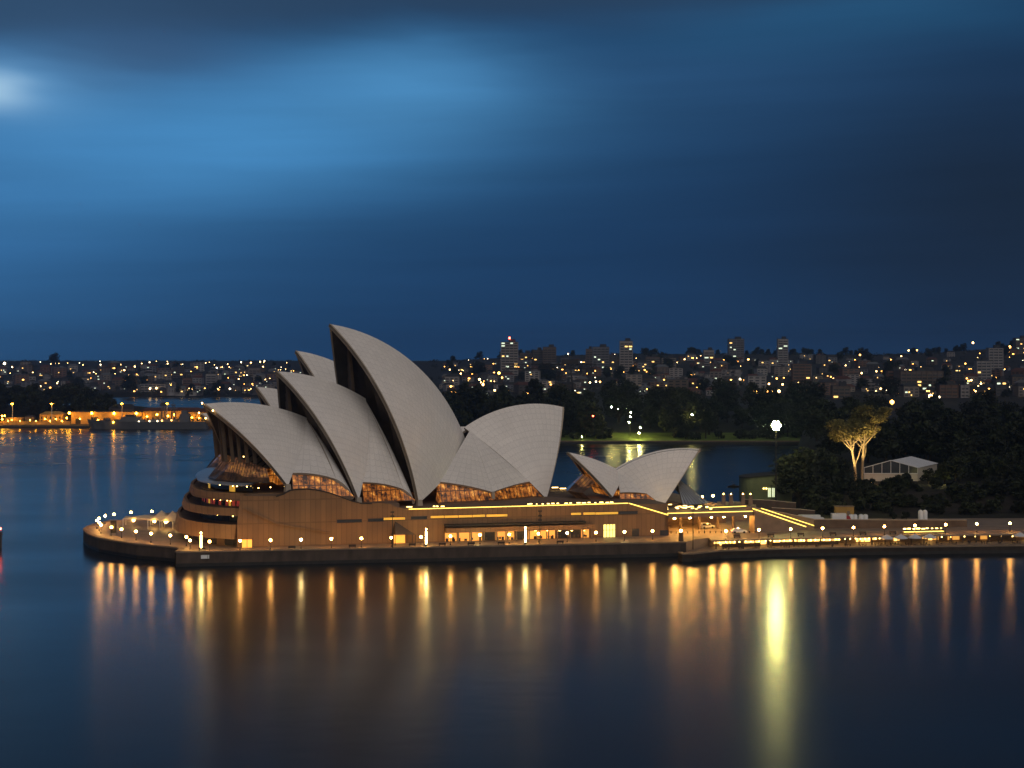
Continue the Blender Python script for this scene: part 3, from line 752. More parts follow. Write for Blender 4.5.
# restaurant glazing: north mouth, and the raked glass to the south
d1 = diner['R1']
gm = MB(); nw = 8
for j in range(nw):
    w, w2 = .15+.8*j/nw, .15+.8*(j+1)/nw; p, q = d1.pt(.12, w, .8), d1.pt(.12, w2, .8); p2, q2_ = RS.mir(p), RS.mir(q); yy = (p-d1.B).length
    gm.add([p, q, q2_, p2], [(0, 1, 2, 3)], 0, False, [(0, j), (0, j+1), (6, j+1), (6, j)])
gm.build('glass_wall', M['foyer_glass'], OH)
sk = MB(); bt = [RS(-9, 6, 15.6), RS(-10, 0, 15.6), RS(-7, -6, 15.4)]; tpp = [RS(-4.5, 4, 20), RS(-5, 0, 20.6), RS(-2.5, -4.5, 18.4)]; gd = [RS(-6, 6, 13.2), RS(-7, 0, 13.2), RS(-4.5, -6.2, 13.2)]
for i in range(2):
    sk.add([bt[i], bt[i+1], tpp[i+1], tpp[i]], [(0, 1, 2, 3)], 0, False, [(i*5, 0), (i*5+5, 0), (i*5+5, 7), (i*5, 7)]); sk.add([gd[i], gd[i+1], bt[i+1], bt[i]], [(0, 1, 2, 3)], 0, False, [(i*5, 0), (i*5+5, 0), (i*5+5, 3), (i*5, 3)])
sk.build('glass_skirt', M['skirt_glass'], OH)
sg = MB(); tt = [RS(24.0, -4.5, 17.6), RS(24.5, 0, 19.5), RS(24.0, 4.5, 17.6)]; bb = [RS(24.5, -7.5, 11.0), RS(35.5, -2, 11.0), RS(31, 7, 11.0)]
for i in range(2):
    n = 8
    for j in range(n):
        p0_, p1_ = bb[i].lerp(bb[i+1], j/n), bb[i].lerp(bb[i+1], (j+1)/n); q0_, q1_ = tt[i].lerp(tt[i+1], j/n), tt[i].lerp(tt[i+1], (j+1)/n)
        sg.add([p0_, p1_, q1_, q0_], [(0, 1, 2, 3)], 0)
        sg.tube(p0_, q0_, .14, n=5, m=1)
sg.build('glass_skirt', [M['canopy_roof'], M['bronze_fin']], OH)
rl = MB()
for px_, py_ in ((563, 487), (555, 486), (566, 490), (560, 491)): MB().box(at(px_, py_+1.5, 543), (2, .2, .25), ang).build('deck_light', M['small_light'], OH)
# broad steps and the bridge deck to the south of the podium
Sa, Sb = on_wall(668.5), on_wall(668.5)+UP*33
def south_poly(d0, d1, e0, e1): return [((Sa+UP*e0+VP*d0).x, (Sa+UP*e0+VP*d0).y), ((Sa+UP*e1+VP*d0).x, (Sa+UP*e1+VP*d0).y), ((Sa+UP*e1+VP*d1).x, (Sa+UP*e1+VP*d1).y), ((Sa+UP*e0+VP*d1).x, (Sa+UP*e0+VP*d1).y)]
MB().prism(south_poly(1, 70, 0, 27), 9.0, 10.3).build('bridge_deck', M['coping'], OH)
st = MB()
for i in range(9): st.prism(south_poly(20, 70, 2-i*1.3, 14.5-i*1.3), 10.3, 10.3+.33*(i+1))
st.build('steps', M['podium_deck'], OH)
def along(e, d_, z): p = Sa+UP*e+VP*d_; return Vector((p.x, p.y, z))
g2 = MB(); g2.slab([along(0, .95, 10.32), along(27, .95, 10.32), along(27, .95, 10.52), along(0, .95, 10.52)], -VP, .1)
g2.slab([along(14, 6, 11.2), along(27, 6, 11.4), along(27, 6, 11.6), along(14, 6, 11.4)], -VP, .1)
g2.build('strip_light', M['strip'], OH)
for e in (3, 9, 15, 21, 26):
    p = along(e, 14, 6.5); MB().tube((p.x, p.y, 3.9), (p.x, p.y, 9.05), .45, n=10).build('column', M['coping'], OH)
cl = MB()
for e, d_ in ((3, 3), (5, 8), (8, 3.5), (11, 9), (15, 4), (19, 4), (22, 9), (25.5, 3), (2, 14), (14, 14), (20, 16), (9, 18), (24, 20)):
    p = along(e, d_, 8.75); MB().ball(p, .34).build('ceiling_lamp', M['ceiling_globe'], OH)
bk = MB(); bk.slab([along(0, 30, 4), along(30, 30, 4), along(30, 30, 9.1), along(0, 30, 9.1)], -VP, .5); bk.build('back_wall', M['podium_deck'], OH)
hl = MB()
for i in range(26):
    p = along(rnd.uniform(0, 16), rnd.uniform(3, 16), 10.9+rnd.uniform(0, .8)); MB().box(p, (rnd.uniform(.4, 1.6), .15, rnd.uniform(.15, .3)), ang).build('deck_light', M['small_light'], OH)

# ------------------------------------------------------------------ promenade, forecourt, sea walls
ZP = 4.0
front_n = [onz(*p, ZP) for p in ((84, 529), (86, 531.5), (89, 534), (99.4, 538), (117, 541), (137, 544), (158, 545.7), (178, 547.5))]
back_n = [onz(*p, ZP) for p in ((137, 519), (111, 520.5), (97, 523.4), (87.7, 526.4))]
fs_ = [onz(*p, ZP) for p in ((176, 552), (686, 542))]
deck_edge = [onz(*p, ZP) for p in ((712, 540.4), (780, 538.5), (850, 536.8), (920, 535.2), (1024, 533.5), (1150, 531.5))]
prom = [(p.x, p.y) for p in back_n+front_n]
prom += [(fs_[0].x-1, fs_[0].y+9), (fs_[0].x, fs_[0].y), (fs_[1].x, fs_[1].y), (fs_[1].x+3, fs_[1].y+6)]
prom += [(p.x, p.y+7) for p in deck_edge]
prom += [(215, 552), (80, 560), (58, 566), (20, 566), (-6, 600), (-60, 604), (-108, 575), (-122, 556)]
tag(MB().prism(prom, .3, ZP).build('promenade', M['paving']), kind='structure')
tag(MB().prism([(p.x, p.y) for p in deck_edge]+[(p.x, p.y+7) for p in reversed(deck_edge)], 3.55, ZP).build('forecourt', M['paving']), kind='structure')
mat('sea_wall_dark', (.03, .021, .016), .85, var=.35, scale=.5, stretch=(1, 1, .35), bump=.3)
def sea_wall(pts, ztop, label, th=1.0, cope=True, face='sea_wall_stone'):
    root = empty('sea_wall', pts[0]-Vector((0, 0, pts[0].z)), 0, label, 'sea wall')
    P = [Vector((p.x, p.y, 0)) for p in pts]
    nr = []
    for i in range(len(P)):
        t = (P[min(i+1, len(P)-1)]-P[max(0, i-1)]).normalized(); nr.append(Vector((t.y, -t.x, 0)))
    o = [p+n*.25 for p, n in zip(P, nr)]; up = lambda cv, z: [Vector((p.x, p.y, z)) for p in cv]
    mb = MB(); mb.grid([up(o, -1), up(o, .9)], 1, False); mb.grid([up(o, .9), up([p-n*.05 for p, n in zip(o, nr)], ztop-.25)], 0, False)
    mb.build('wall_face', [M[face], M['wall_foot_dark']], root)
    c2 = [p+n*.4 for p, n in zip(P, nr)]; c3 = [p-n*th for p, n in zip(P, nr)]
    MB().grid([up(c2, ztop-.25), up(c2, ztop+.12), up(c3, ztop+.12), up(c3, ztop-.25)], 0, False).build('coping', M['coping'], root)
    return root
sw = [back_n[1], back_n[2], back_n[3]]+front_n+[Vector((fs_[0].x-1, fs_[0].y+9, ZP))]
sea_wall([Vector(p) for p in sw], ZP, 'curved brown sea wall round the north point below the marquees')
sea_wall([Vector((fs_[0].x-.3, fs_[0].y+9, ZP)), fs_[0]], ZP, 'short return of sea wall at the step left of the long wall')
sea_wall([fs_[0], fs_[0].lerp(fs_[1], .5), fs_[1]], ZP, 'long straight brown sea wall below the opera house colonnade')
# lower concourse with its own wall and rounded landing
lw = [onz(*p, 2.5) for p in ((679, 551), (683, 552.6), (692, 552.4), (705, 551), (720, 549.6), (780, 547.6), (850, 546.4), (920, 545.4), (1024, 544.2), (1150, 542.5))]
poly = [(p.x, p.y) for p in lw]+[(p.x, p.y+7.5) for p in reversed(deck_edge)]+[(fs_[1].x+1, fs_[1].y+.6)]
tag(MB().prism(poly, .2, 1.5).build('lower_concourse', M['paving']), kind='structure')
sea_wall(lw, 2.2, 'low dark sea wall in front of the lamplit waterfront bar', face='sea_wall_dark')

# ---- waterfront bar under the forecourt edge
bar = empty('waterfront_bar', (deck_edge[1].x, deck_edge[1].y+6, 1.5), 0, 'long lamplit bar tucked under the edge of the forecourt', 'bar')
bw = MB(); bp = [p+Vector((0, 6.5, 0)) for p in deck_edge]; up = lambda cv, z: [Vector((p.x, p.y, z)) for p in cv]
bw.grid([up(bp, 1.5), up(bp, 3.55)], 0, False); bw.build('back_wall', M['coping'], bar)
rnd = random.Random(11)
def along_edge(px, off):
    k = (px-512)/F
    for a, b in zip(deck_edge, deck_edge[1:]):
        t0 = k*a.y-a.x; t1 = k*b.y-b.x
        if t0*t1 <= 0: t = t0/(t0-t1); q = a.lerp(b, t); return Vector((k*(q.y+off), q.y+off, 0))
    q = deck_edge[0]; return Vector((q.x, q.y+off, 0))
px_ = 714.
while px_ < 1040:
    w = rnd.uniform(2.5, 7); dens = .82 if px_ < 885 else (.55 if px_ < 940 else .4)
    if rnd.random() < dens:
        a, b = along_edge(px_, 6.3), along_edge(px_+w, 6.3); z0, z1 = (1.8, 3.4) if rnd.random() < .7 else (2.3, 3.4)
        mm = 'bar_panel' if px_ < 885 or rnd.random() < .35 else 'lit_bay'
        MB().slab([(a.x, a.y, z0), (b.x, b.y, z0), (b.x, b.y, z1), (a.x, a.y, z1)], (0, -1, 0), .1).build('lit_panel', M[mm], bar)
    px_ += w+rnd.uniform(.6, 2.2)
for px_ in range(716, 1030, 13):
    a = along_edge(px_, .6); MB().box((a.x, a.y, 2.5), (.3, .3, 2.1)).build('post', M['dark_wood'], bar)
for px_ in range(720, 885, 5):
    a = along_edge(px_+rnd.uniform(-1, 1), rnd.uniform(1.2, 3.5)); mb = MB(); mb.ball((a.x, a.y, 3.1), .17); mb.tube((a.x, a.y, 3.25), (a.x, a.y, 3.58), .03, n=4); mb.build('pendant_lamp', M['bar_light'], bar)
for px_ in range(892, 1024, 12):
    a = along_edge(px_+rnd.uniform(-2, 2), rnd.uniform(.8, 3)); MB().ball((a.x, a.y, 3.1), .16).build('pendant_lamp', M['bar_light'], bar)
for p0_, p1_ in ((722, 760), (772, 838)):
    a, b = along_edge(p0_, 3.6), along_edge(p1_, 3.6); MB().box(((a.x+b.x)/2, (a.y+b.y)/2, 2.0), ((b-a).length, .7, 1.0), math.atan2(b.y-a.y, b.x-a.x)).build('counter', M['dark_wood'], bar)
tb = empty('bar_table', (0, 0, 1.5)); m_ = MB(); m_.lathe([(.001, .72), (.45, .72), (.45, .78), (.001, .78)], n=10); m_.build('table_top', M['dark_wood'], tb, False)
MB().tube((0, 0, 0), (0, 0, .72), .06, n=6).build('leg', M['dark_metal'], tb, False)
for sx in (-.75, .75):
    m_ = MB(); m_.box((sx, 0, .45), (.42, .42, .07)); m_.box((sx+(.2 if sx > 0 else -.2), 0, .72), (.05, .42, .5))
    for q in (-.17, .17): m_.tube((sx-.15, q, 0), (sx-.15, q, .45), .025, n=4); m_.tube((sx+.15, q, 0), (sx+.15, q, .45), .025, n=4)
    m_.build('chair', M['dark_wood'], tb, False)
for i in range(20):
    px_ = 726+i*15.2; a = along_edge(px_, rnd.uniform(-5.5, -3.2)); o = tb if i == 0 else copy_tree(tb); o.location = (a.x, a.y, 1.5); o.rotation_euler.z = rnd.uniform(0, 3)
    tag(o, 'dark cafe table with two chairs set outside the waterfront bar', 'table', 'cafe tables along the lower concourse')

# glowing glazed stairwell on the forecourt
a, b = along_edge(903, 5.2), along_edge(944, 5.2); ks = empty('stairwell', ((a.x+b.x)/2, (a.y+b.y)/2, ZP), 0, 'low glowing glazed stairwell on the forecourt above the clustered umbrellas', 'stairwell'); ra = math.atan2(b.y-a.y, b.x-a.x); Lk = (b-a).length
MB().box(((a.x+b.x)/2, (a.y+b.y)/2+1, ZP+.2), (Lk, 2.6, .4), ra).build('kerb', M['coping'], ks); MB().box(((a.x+b.x)/2, (a.y+b.y)/2-.32, ZP+.55), (Lk-.4, .08, .25), ra).build('strip_light', M['strip'], ks)
MB().box(((a.x+b.x)/2, (a.y+b.y)/2-.2, ZP+1.0), (Lk, .06, .5), ra).build('glass', M['window_dark'], ks)
for i in range(9): q = a.lerp(b, (i+.5)/9); MB().box((q.x, q.y+rnd.uniform(-.1, 1.2), ZP+1.35), (rnd.uniform(.3, 1.2), .2, .25), ra).build('lamp', M['bar_light' if i < 4 else 'small_light'], ks)
# ---- umbrellas
um = empty('umbrella', (0, 0, 0)); m_ = MB()
n = 8; rim = [(2.0*math.cos(2*math.pi*i/n+.39), 2.0*math.sin(2*math.pi*i/n+.39), 2.25) for i in range(n)]
for i in range(n): m_.add([(0, 0, 3.3), rim[i], rim[(i+1) % n]], [(0, 1, 2)]); a, b = rim[i], rim[(i+1) % n]; m_.add([a, b, (b[0], b[1], 2.02), (a[0], a[1], 2.02)], [(0, 1, 2, 3)])
m_.build('canopy', M['white_canvas'], um, False); MB().tube((0, 0, 0), (0, 0, 3.4), .05, n=6).build('pole', M['grey_metal'], um, False); MB().lathe([(.001, .0), (.35, 0), (.35, .1), (.05, .12)], n=10).build('base', M['dark_metal'], um, False)
for i, (px_, lab) in enumerate(((887, 'first of the pale umbrellas where the bright bar ends'), (901, 'second pale umbrella from the bright end of the bar'), (915, 'third pale umbrella from the bright end of the bar'), (929.5, 'last of the four clustered pale umbrellas, nearest the dim shops'), (1020, 'lone pale umbrella at the far right of the lower concourse'))):
    a = along_edge(px_, -3.0); o = um if i == 0 else copy_tree(um); o.location = (a.x, a.y, 1.5); tag(o, lab, 'umbrella', 'umbrellas outside the waterfront bar')

# ------------------------------------------------------------------ lamps
def make_lamp(h=3.0, r=.36, m='globe'):
    root = empty('globe_lamp', (0, 0, 0)); p = MB(); p.lathe([(.001, 0), (.16, 0), (.16, .25), (.07, .4), (.055, h-.1), (.12, h), (.12, h+.06), (.001, h+.06)], n=8)
    p.build('pole', M['dark_metal'], root, False); MB().ball((0, 0, h+r), r, n=10).build('globe', M[m], root, False)
    return root
LP = make_lamp(2.14); LP2 = make_lamp(2.14, .36, 'globe_pale')
used = [0]
def lamp(px, py, zb, label, group, proto=None, h=2.5):
    proto = proto or LP
    p = onz(px, py, zb+h); o = proto if not proto.get('label') else copy_tree(proto)
    o.location = (p.x, p.y, zb); tag(o, label, 'street lamp', group); return o
for px_, py_ in ((240, 540.7), (270.5, 540.2), (301, 539.8), (331.3, 538.8), (361.4, 538.4), (391.4, 537.7), (421, 537), (450.5, 536.2), (480, 535), (509.3, 534.5), (538.4, 533.7), (567.2, 533), (596, 532.6), (624.5, 531.8), (652.5, 531)):
    if px_ in (301, 480, 624.5): lamp(px_, py_, ZP, {301: 'pale yellow globe lamp right of the lit orange doorway at the podium\'s left', 480: 'pale yellow globe lamp before the left bays of the lit colonnade', 624.5: 'pale yellow globe lamp just right of the bright glazed door'}[px_], 'pale lamps along the western promenade', LP2)
    else: lamp(px_, py_, ZP, 'warm orange globe lamp in the row on the promenade before the podium wall', 'lamps along the western promenade')
for px_, py_ in ((97, 520.5), (99, 518.4), (105, 516), (114, 514.3), (131, 512.3), (152, 511.4)):
    lamp(px_, py_, ZP, 'warm globe lamp on the far rim of the curved north point', 'lamps round the far rim of the north point')
for px_, py_ in ((99.3, 522.5), (101, 525), (111.4, 527.3), (121.5, 529.3), (136, 531.4), (151, 533.6), (170.3, 535.5)):
    lamp(px_, py_, ZP, 'warm globe lamp on the near curved edge of the north point', 'lamps along the near edge of the north point')
for px_, py_ in ((186.4, 537), (190, 540.4), (209.5, 541.6)):
    lamp(px_, py_, ZP, 'warm globe lamp clustered below the curved terraces', 'lamps below the curved terraces')
for px_, py_ in ((726, 530.5), (759, 529.4), (790.7, 528.7), (822.7, 527.9), (853.5, 527), (884.4, 526), (915, 525), (945.7, 524.2), (976.8, 523.3), (1010, 522.8)):
    lamp(px_, py_+.5, ZP, 'warm globe lamp in the row along the forecourt above the bar', 'lamps along the forecourt')
PL = empty('lantern_pillar', (0, 0, 0)); m_ = MB(); m_.box((0, 0, .35), (.6, .6, .7)); m_.box((0, 0, 4.3), (.5, .5, .25)); m_.tube((.0, .28, .7), (0, .28, 4.3), .06, n=6); m_.build('base', M['dark_metal'], PL, False)
MB().tube((0, 0, .72), (0, 0, 4.1), .2, n=10).build('light_tube', M['globe_white'], PL, False); MB().ball((0, 0, 4.75), .24).build('globe', M['globe_white'], PL, False)
for i, (px_, py_, lab) in enumerate(((200.5, 551.2, 'tall glowing lantern pillar at the corner of the long sea wall'), (426, 547.3, 'tall glowing lantern pillar beside the grey pyramid awning'), (525.4, 545.5, 'tall glowing lantern pillar in front of the lit colonnade'))):
    p = onz(px_, py_-.6, ZP); o = PL if i == 0 else copy_tree(PL); o.location = (p.x, p.y+.8, ZP); tag(o, lab, 'lantern', 'lantern pillars on the promenade')
p = onz(681, 541.2, ZP); pr = empty('lamp_pier', p, 0, 'grey stone pier topped by a lamp at the end of the long wall', 'lamp pier')
MB().box((p.x, p.y, ZP+1.3), (1.1, 1.1, 2.6), .25, taper=.85).build('pier', M['sea_wall_stone'], pr); MB().ball((p.x, p.y, ZP+3.0), .38).build('globe', M['globe'], pr)

# ---- benches, signs, masts, awning
bn = empty('bench', (0, 0, 0)); m_ = MB()
for q in (-.28, 0, .28): m_.box((0, q, .47), (2.0, .2, .08))
m_.build('seat', M['dark_wood'], bn, False)
for q in (-.8, .8): MB().box((q, 0, .21), (.16, .7, .42)).build('leg', M['dark_metal'], bn, False)
MB().box((0, .36, .78), (2.0, .08, .45)).build('backrest', M['dark_wood'], bn, False)
for i, (px_, py_) in enumerate(((202, 551.4), (291.6, 549.5), (352, 548.3), (412, 547), (442, 546.5), (471, 545.8), (501, 545.3), (560, 544.2))):
    p = onz(px_, py_, ZP); o = bn if i == 0 else copy_tree(bn); o.location = (p.x, p.y+.6, ZP); o.rotation_euler.z = R_(189.7)
    tag(o, 'dark bench at the water edge of the promenade', 'bench', 'benches along the western promenade')
for px_, py_ in ((737, 538.3), (771, 537.5), (801, 536.7), (833, 536), (863, 535.3), (893, 534.7)):
    p = onz(px_, py_-.3, ZP); o = copy_tree(bn); o.location = (p.x, p.y, ZP); o.rotation_euler.z = R_(6); tag(o, 'dark bench on the forecourt edge above the bar', 'bench', 'benches along the forecourt')
a = fs_[0].lerp(fs_[1], .055); sgn = empty('sign_board', (a.x, a.y-.4, 2.6), 0, 'small white notice board fixed to the sea wall near its corner', 'sign'); MB().box((a.x, a.y-.55, 2.6), (2.2, .1, 1.0), R_(9.7)).build('board', M['white_paint'], sgn)
m_ = MB()
for q in (-.7, .7): m_.box((a.x+q, a.y-.42, 2.6), (.1, .2, 1.1), R_(9.7))
m_.build('bracket', M['dark_metal'], sgn)
def mast(px, pyt, pyb, zb, lab, head):
    p = onz(px, pyb, zb); zt = H-(pyt-HY)*p.y/F; r = empty('mast', p, 0, lab, 'mast')
    m_ = MB(); m_.tube(p, (p.x, p.y, zt), .16, .09, n=8); m_.build('pole', M['dark_metal'], r)
    h_ = MB()
    for q in head: h_.box((p.x, p.y, zt-q), (.9, .25, .25)); h_.box((p.x-.38, p.y-.1, zt-q), (.25, .4, .5)); h_.box((p.x+.38, p.y-.1, zt-q), (.25, .4, .5))
    h_.build('floodlight', M['dark_metal'], r)
mast(392.5, 511, 548, ZP, 'thin dark mast beside the grey pyramid awning', (.3, 1.4)); mast(540, 510, 544.5, ZP, 'thin dark mast before the right part of the colonnade', (.3, 1.6, 2.8)); mast(693, 506, 549.5, 2.3, 'thin dark mast on the rounded landing below the forecourt', ())
A = on_wall(392)-VP*5; B = on_wall(412)-VP*5; aw = empty('awning', ((A+B)/2).to_tuple()[:2]+(ZP,), 0, 'dark grey pyramid awning over the lit doorway beside the mast', 'awning')
C_, D_ = on_wall(412)-VP*.3, on_wall(391.5)-VP*.3; T_ = on_wall(393.5)-VP*2.2
m_ = MB(); zt, zb_ = zw(393, 520.5), zw(400, 533)
bs = [Vector((q.x, q.y, zb_)) for q in (A, B, C_, D_)]; tp_ = Vector((T_.x, T_.y, zt))
for i in range(4): m_.add([bs[i], bs[(i+1) % 4], tp_], [(0, 1, 2)])
m_.build('canvas', mat('awning_canvas', (.075, .055, .04), .8), aw)
for q in bs: MB().tube((q.x, q.y, ZP), q, .08, n=6).build('post', M['dark_metal'], aw)

# ---- white marquees on the north point
def peak_tent(px, py, Yoff, wx, wy, hw, hp, rz, lab):
    p = onz(px, py, ZP); r = empty('marquee', p, rz, lab, 'marquee', 'white marquees on the north point')
    m_ = MB(); n = 8
    def edge(u, v): return (u*wx/2, v*wy/2)
    rows = []
    for i in range(n+1):
        row = []
        for j in range(n+1):
            u, v = -1+2*i/n, -1+2*j/n; rr = max(abs(u), abs(v)); z = hw+(hp-hw)*(1-rr)**1.7; row.append((u*wx/2, v*wy/2, z))
        rows.append(row)
    m_.grid(rows, 0, False, flip=False); s_ = [(-wx/2, -wy/2), (wx/2, -wy/2), (wx/2, wy/2), (-wx/2, wy/2)]
    for (a, b), (c_, d_) in zip(s_, s_[1:]+s_[:1]): m_.add([(a, b, hw), (c_, d_, hw), (c_, d_, hw-.35), (a, b, hw-.35)], [(0, 1, 2, 3)])
    m_.build('roof', M['tent_canvas'], r, False)
    for a, b in s_: MB().tube((a, b, 0), (a, b, hw), .09, n=6).build('pole', M['white_paint'], r, False)
    [MB().ball((q, -wy*.42, hw-.6), .5).build('lamp', M['bar_light'], r, False) for q in (-wx*.25, wx*.25)]
peak_tent(145, 526.0, 0, 12.5, 8, 2.8, 3.5, .12, 'long low white marquee, leftmost on the north point')
peak_tent(161.5, 527.5, 0, 7.5, 8, 2.9, 5.4, .12, 'peaked white marquee in the middle of the group')
peak_tent(172.5, 528.2, 0, 7, 8, 2.9, 5.4, .12, 'peaked white marquee nearest the curved terraces')
p = onz(113.5, 535.5, ZP); kb = empty('display_column', p, 0, 'tall black display column among the lamps of the north point', 'column'); MB().box((p.x, p.y, ZP+2.6), (1.5, 1.0, 3.6)).build('panel', M['dark_metal'], kb); MB().box((p.x, p.y, ZP+.4), (1.9, 1.4, .8)).build('base', M['grey_metal'], kb); MB().box((p.x, p.y, ZP+4.5), (1.7, 1.2, .2)).build('cap', M['grey_metal'], kb)

# ---- ramp, stair and walls south of the podium
def wall_thing(pts, z0, th, lab, m='coping', name='retaining_wall'):
    r = empty(name, pts[0], 0, lab, 'wall'); mb = MB()
    for a, b in zip(pts, pts[1:]):
        t = (b-a); t.z = 0; t.normalize(); nn = Vector((-t.y, t.x, 0))*th
        V = [Vector((a.x, a.y, z0)), Vector((b.x, b.y, z0)), b, a]
        mb.add(V+[v+nn for v in V], [(0, 1, 2, 3), (3, 2, 6, 7), (5, 4, 7, 6), (1, 5, 6, 2), (4, 0, 3, 7)])
    mb.build('face', M[m], r); cp_ = MB()
    for a, b in zip(pts, pts[1:]):
        t = (b-a).normalized(); nn = Vector((-t.y, t.x, 0)).normalized()
        q = [a-nn*.12, b-nn*.12, b+nn*(th+.12), a+nn*(th+.12)]; q = [Vector((v.x, v.y, v.z+.18)) for v in q]; cp_.slab(q, (0, 0, 1), .18)
    cp_.build('capping', M['rib_concrete'], r); return r
q = [at(752, 510.5, 503), at(800, 519.5, 504), at(816, 521.5, 505), at(967, 520.3, 512)]
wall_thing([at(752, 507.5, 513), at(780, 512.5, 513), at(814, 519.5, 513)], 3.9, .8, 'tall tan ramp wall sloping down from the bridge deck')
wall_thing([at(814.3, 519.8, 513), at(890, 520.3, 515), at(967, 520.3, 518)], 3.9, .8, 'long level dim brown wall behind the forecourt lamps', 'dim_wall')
stair = empty('staircase', at(752, 514, 501), 0, 'lit stair with glowing handrail falling from the bridge deck to the forecourt', 'staircase')
a, b = along(27, 1.0, 10.3), onz(806, 530, ZP)
m_ = MB(); nst = 24; dv = Vector((b.x-a.x, b.y-a.y, 0))
for i in range(nst):
    t0, t1 = i/nst, (i+1)/nst; p0_ = a+dv*t0; p1_ = a+dv*t1; zz = 10.3+(4.0-10.3)*t1+.2
    m_.box(((p0_.x+p1_.x)/2, (p0_.y+p1_.y)/2+1.6, (zz+4)/2), ((dv.length)/nst, 3.0, max(.1, zz-4)), math.atan2(dv.y, dv.x))
m_.build('steps', M['coping'], stair)
rl = MB(); rl.tube((a.x, a.y-.05, 11.2), (b.x, b.y-.05, 5.0), .14, n=6); rl.tube((a.x+3, a.y+3.2, 11.0), (b.x+3, b.y+3.2, 5.0), .11, n=6); rl.build('handrail_light', M['strip'], stair)
ps = MB()
for i in range(9): p = a+dv*(i/8); zz = 11.2+(5.0-11.2)*i/8; ps.tube((p.x, p.y, zz-1.2), (p.x, p.y, zz), .05, n=4)
ps.build('baluster', M['dark_metal'], stair)
# bollards before the covered drive
bo = empty('bollard', (0, 0, 0)); MB().lathe([(.001, 0), (.14, 0), (.14, .8), (.1, .92), (.001, .95)], n=8).build('post', M['dark_metal'], bo, False); MB().lathe([(.145, .7), (.145, .8)], n=8).build('band', M['white_paint'], bo, False)
for i in range(16):
    p = onz(671+i*5.6, 533.6-i*.05, ZP); o = bo if i == 0 else copy_tree(bo); o.location = (p.x, p.y, ZP); tag(o, 'small dark bollard in the row before the covered drive', 'bollard', 'bollards before the covered drive')
def car(px, py, rz, lab, suv, roofbar=False):
    p = onz(px, py, ZP); r = empty('car', (p.x, p.y, ZP+.02), rz, lab, 'car'); h = 1.75 if suv else 1.42; Lh = 2.3
    prof = [(-Lh, .35), (Lh, .35), (Lh, .75), (Lh-.25, .88), (1.15, .98), (.55, h-.06), (.3, h), (-1.2, h), (-1.55, h-.08), (-2.05, 1.02), (-Lh, .92)] if not suv else [(-Lh, .38), (Lh, .38), (Lh, .85), (Lh-.2, 1.0), (1.3, 1.1), (.7, h-.06), (.5, h), (-1.8, h), (-2.05, h-.1), (-2.25, 1.05), (-Lh, .95)]
    m_ = MB(); n = len(prof); vs = []
    for s_ in (-1, 1): vs += [(x_, s_*(.9 if z_ < 1.05 else .72), z_) for x_, z_ in prof]
    m_.add(vs, [tuple(range(n)), tuple(range(2*n-1, n-1, -1))]+[(i, n+i, n+(i+1) % n, (i+1) % n) for i in range(n)]); m_.build('body', M['white_paint'], r, False)
    g = MB()
    for s_ in (-1, 1):
        y0, y1 = s_*.905, s_*.735; zt_ = h-.12
        g.add([(1.0, y0, 1.04), (-1.9 if suv else -1.7, y0, 1.04), (-1.7 if suv else -1.3, y1, zt_), (.45, y1, zt_)], [(0, 1, 2, 3)])
    g.build('window', M['car_glass'], r, False)
    for x_ in (-1.4, 1.4):
        for s_ in (-.86, .86):
            w_ = MB(); w_.tube((x_, s_-.1, .34), (x_, s_+.1, .34), .34, n=12); wo = w_.build('wheel', M['tyre'], r, False)
    for s_ in (-.6, .6): MB().box((Lh+.01, s_, .72), (.06, .35, .16)).build('headlight', M['white_paint'], r, False)
    for s_ in (-.6, .6): MB().box((-Lh-.01, s_, .78), (.06, .35, .16)).build('tail_light', M['red_lamp'] if roofbar else M['red_paint'], r, False)
    if roofbar: MB().box((-.3, 0, h+.1), (.35, 1.1, .18)).build('roof_sign', M['city_white'], r, False)
car(707, 528.5, .35, 'pale four wheel drive parked under the bridge deck', True); car(739, 533.2, .05, 'white car with a glowing roof bar on the covered drive', False, True)
# ------------------------------------------------------------------ the garden side: ground, rock face, shed, tents
GL = [(545, 737), (600, 742), (622, 768), (650, 786), (800, 792), (1000, 800), (1066, 806)]
def garden_z(X, Y):
    px = 512+F*X/Y; edge = px-interp(GL, Y)
    z = 4.1+4.3*sstep(552, 606, Y+6*math.sin(X*.11))+4.5*sstep(640, 900, Y)+2.5*sstep(900, 1100, Y)
    if 735 < px < 805 and Y < 640: z = 4.1
    return .3+(z-.3)*sstep(-2, 6, edge) if Y > 595 else z
def garden():
    mb = MB(); rows = []
    Ys = [545+i*5 for i in range(16)]+[630+i*18 for i in range(26)]
    for Y in Ys:
        x0 = (interp(GL, Y)-512)/F*Y; x1 = .62*Y; rows.append([(x0+(x1-x0)*(j/60)**1.3, Y, garden_z(x0+(x1-x0)*(j/60)**1.3, Y)) for j in range(61)])
    for r in rows: r.insert(0, (r[0][0]-.2, r[0][1], -2))
    b = len(rows[0]); mb.grid(rows, 0, True)
    for i, f in enumerate(mb.f):
        zz = [mb.v[k][2] for k in f]
        if max(zz)-min(zz) > .35 and mb.v[f[0]][1] < 612: mb.m[i] = 1
    tag(mb.build('garden_ground', [M['soil'], M['cliff_rock']]), kind='structure')
garden()
p_ = [(onz(735, 531.5, ZP).x, onz(735, 531.5, ZP).y)]
tag(MB().prism([(40, 505), (230, 505), (300, 548), (66, 548)], 3.0, 4.05).build('lower_road', M['paving']), kind='structure')
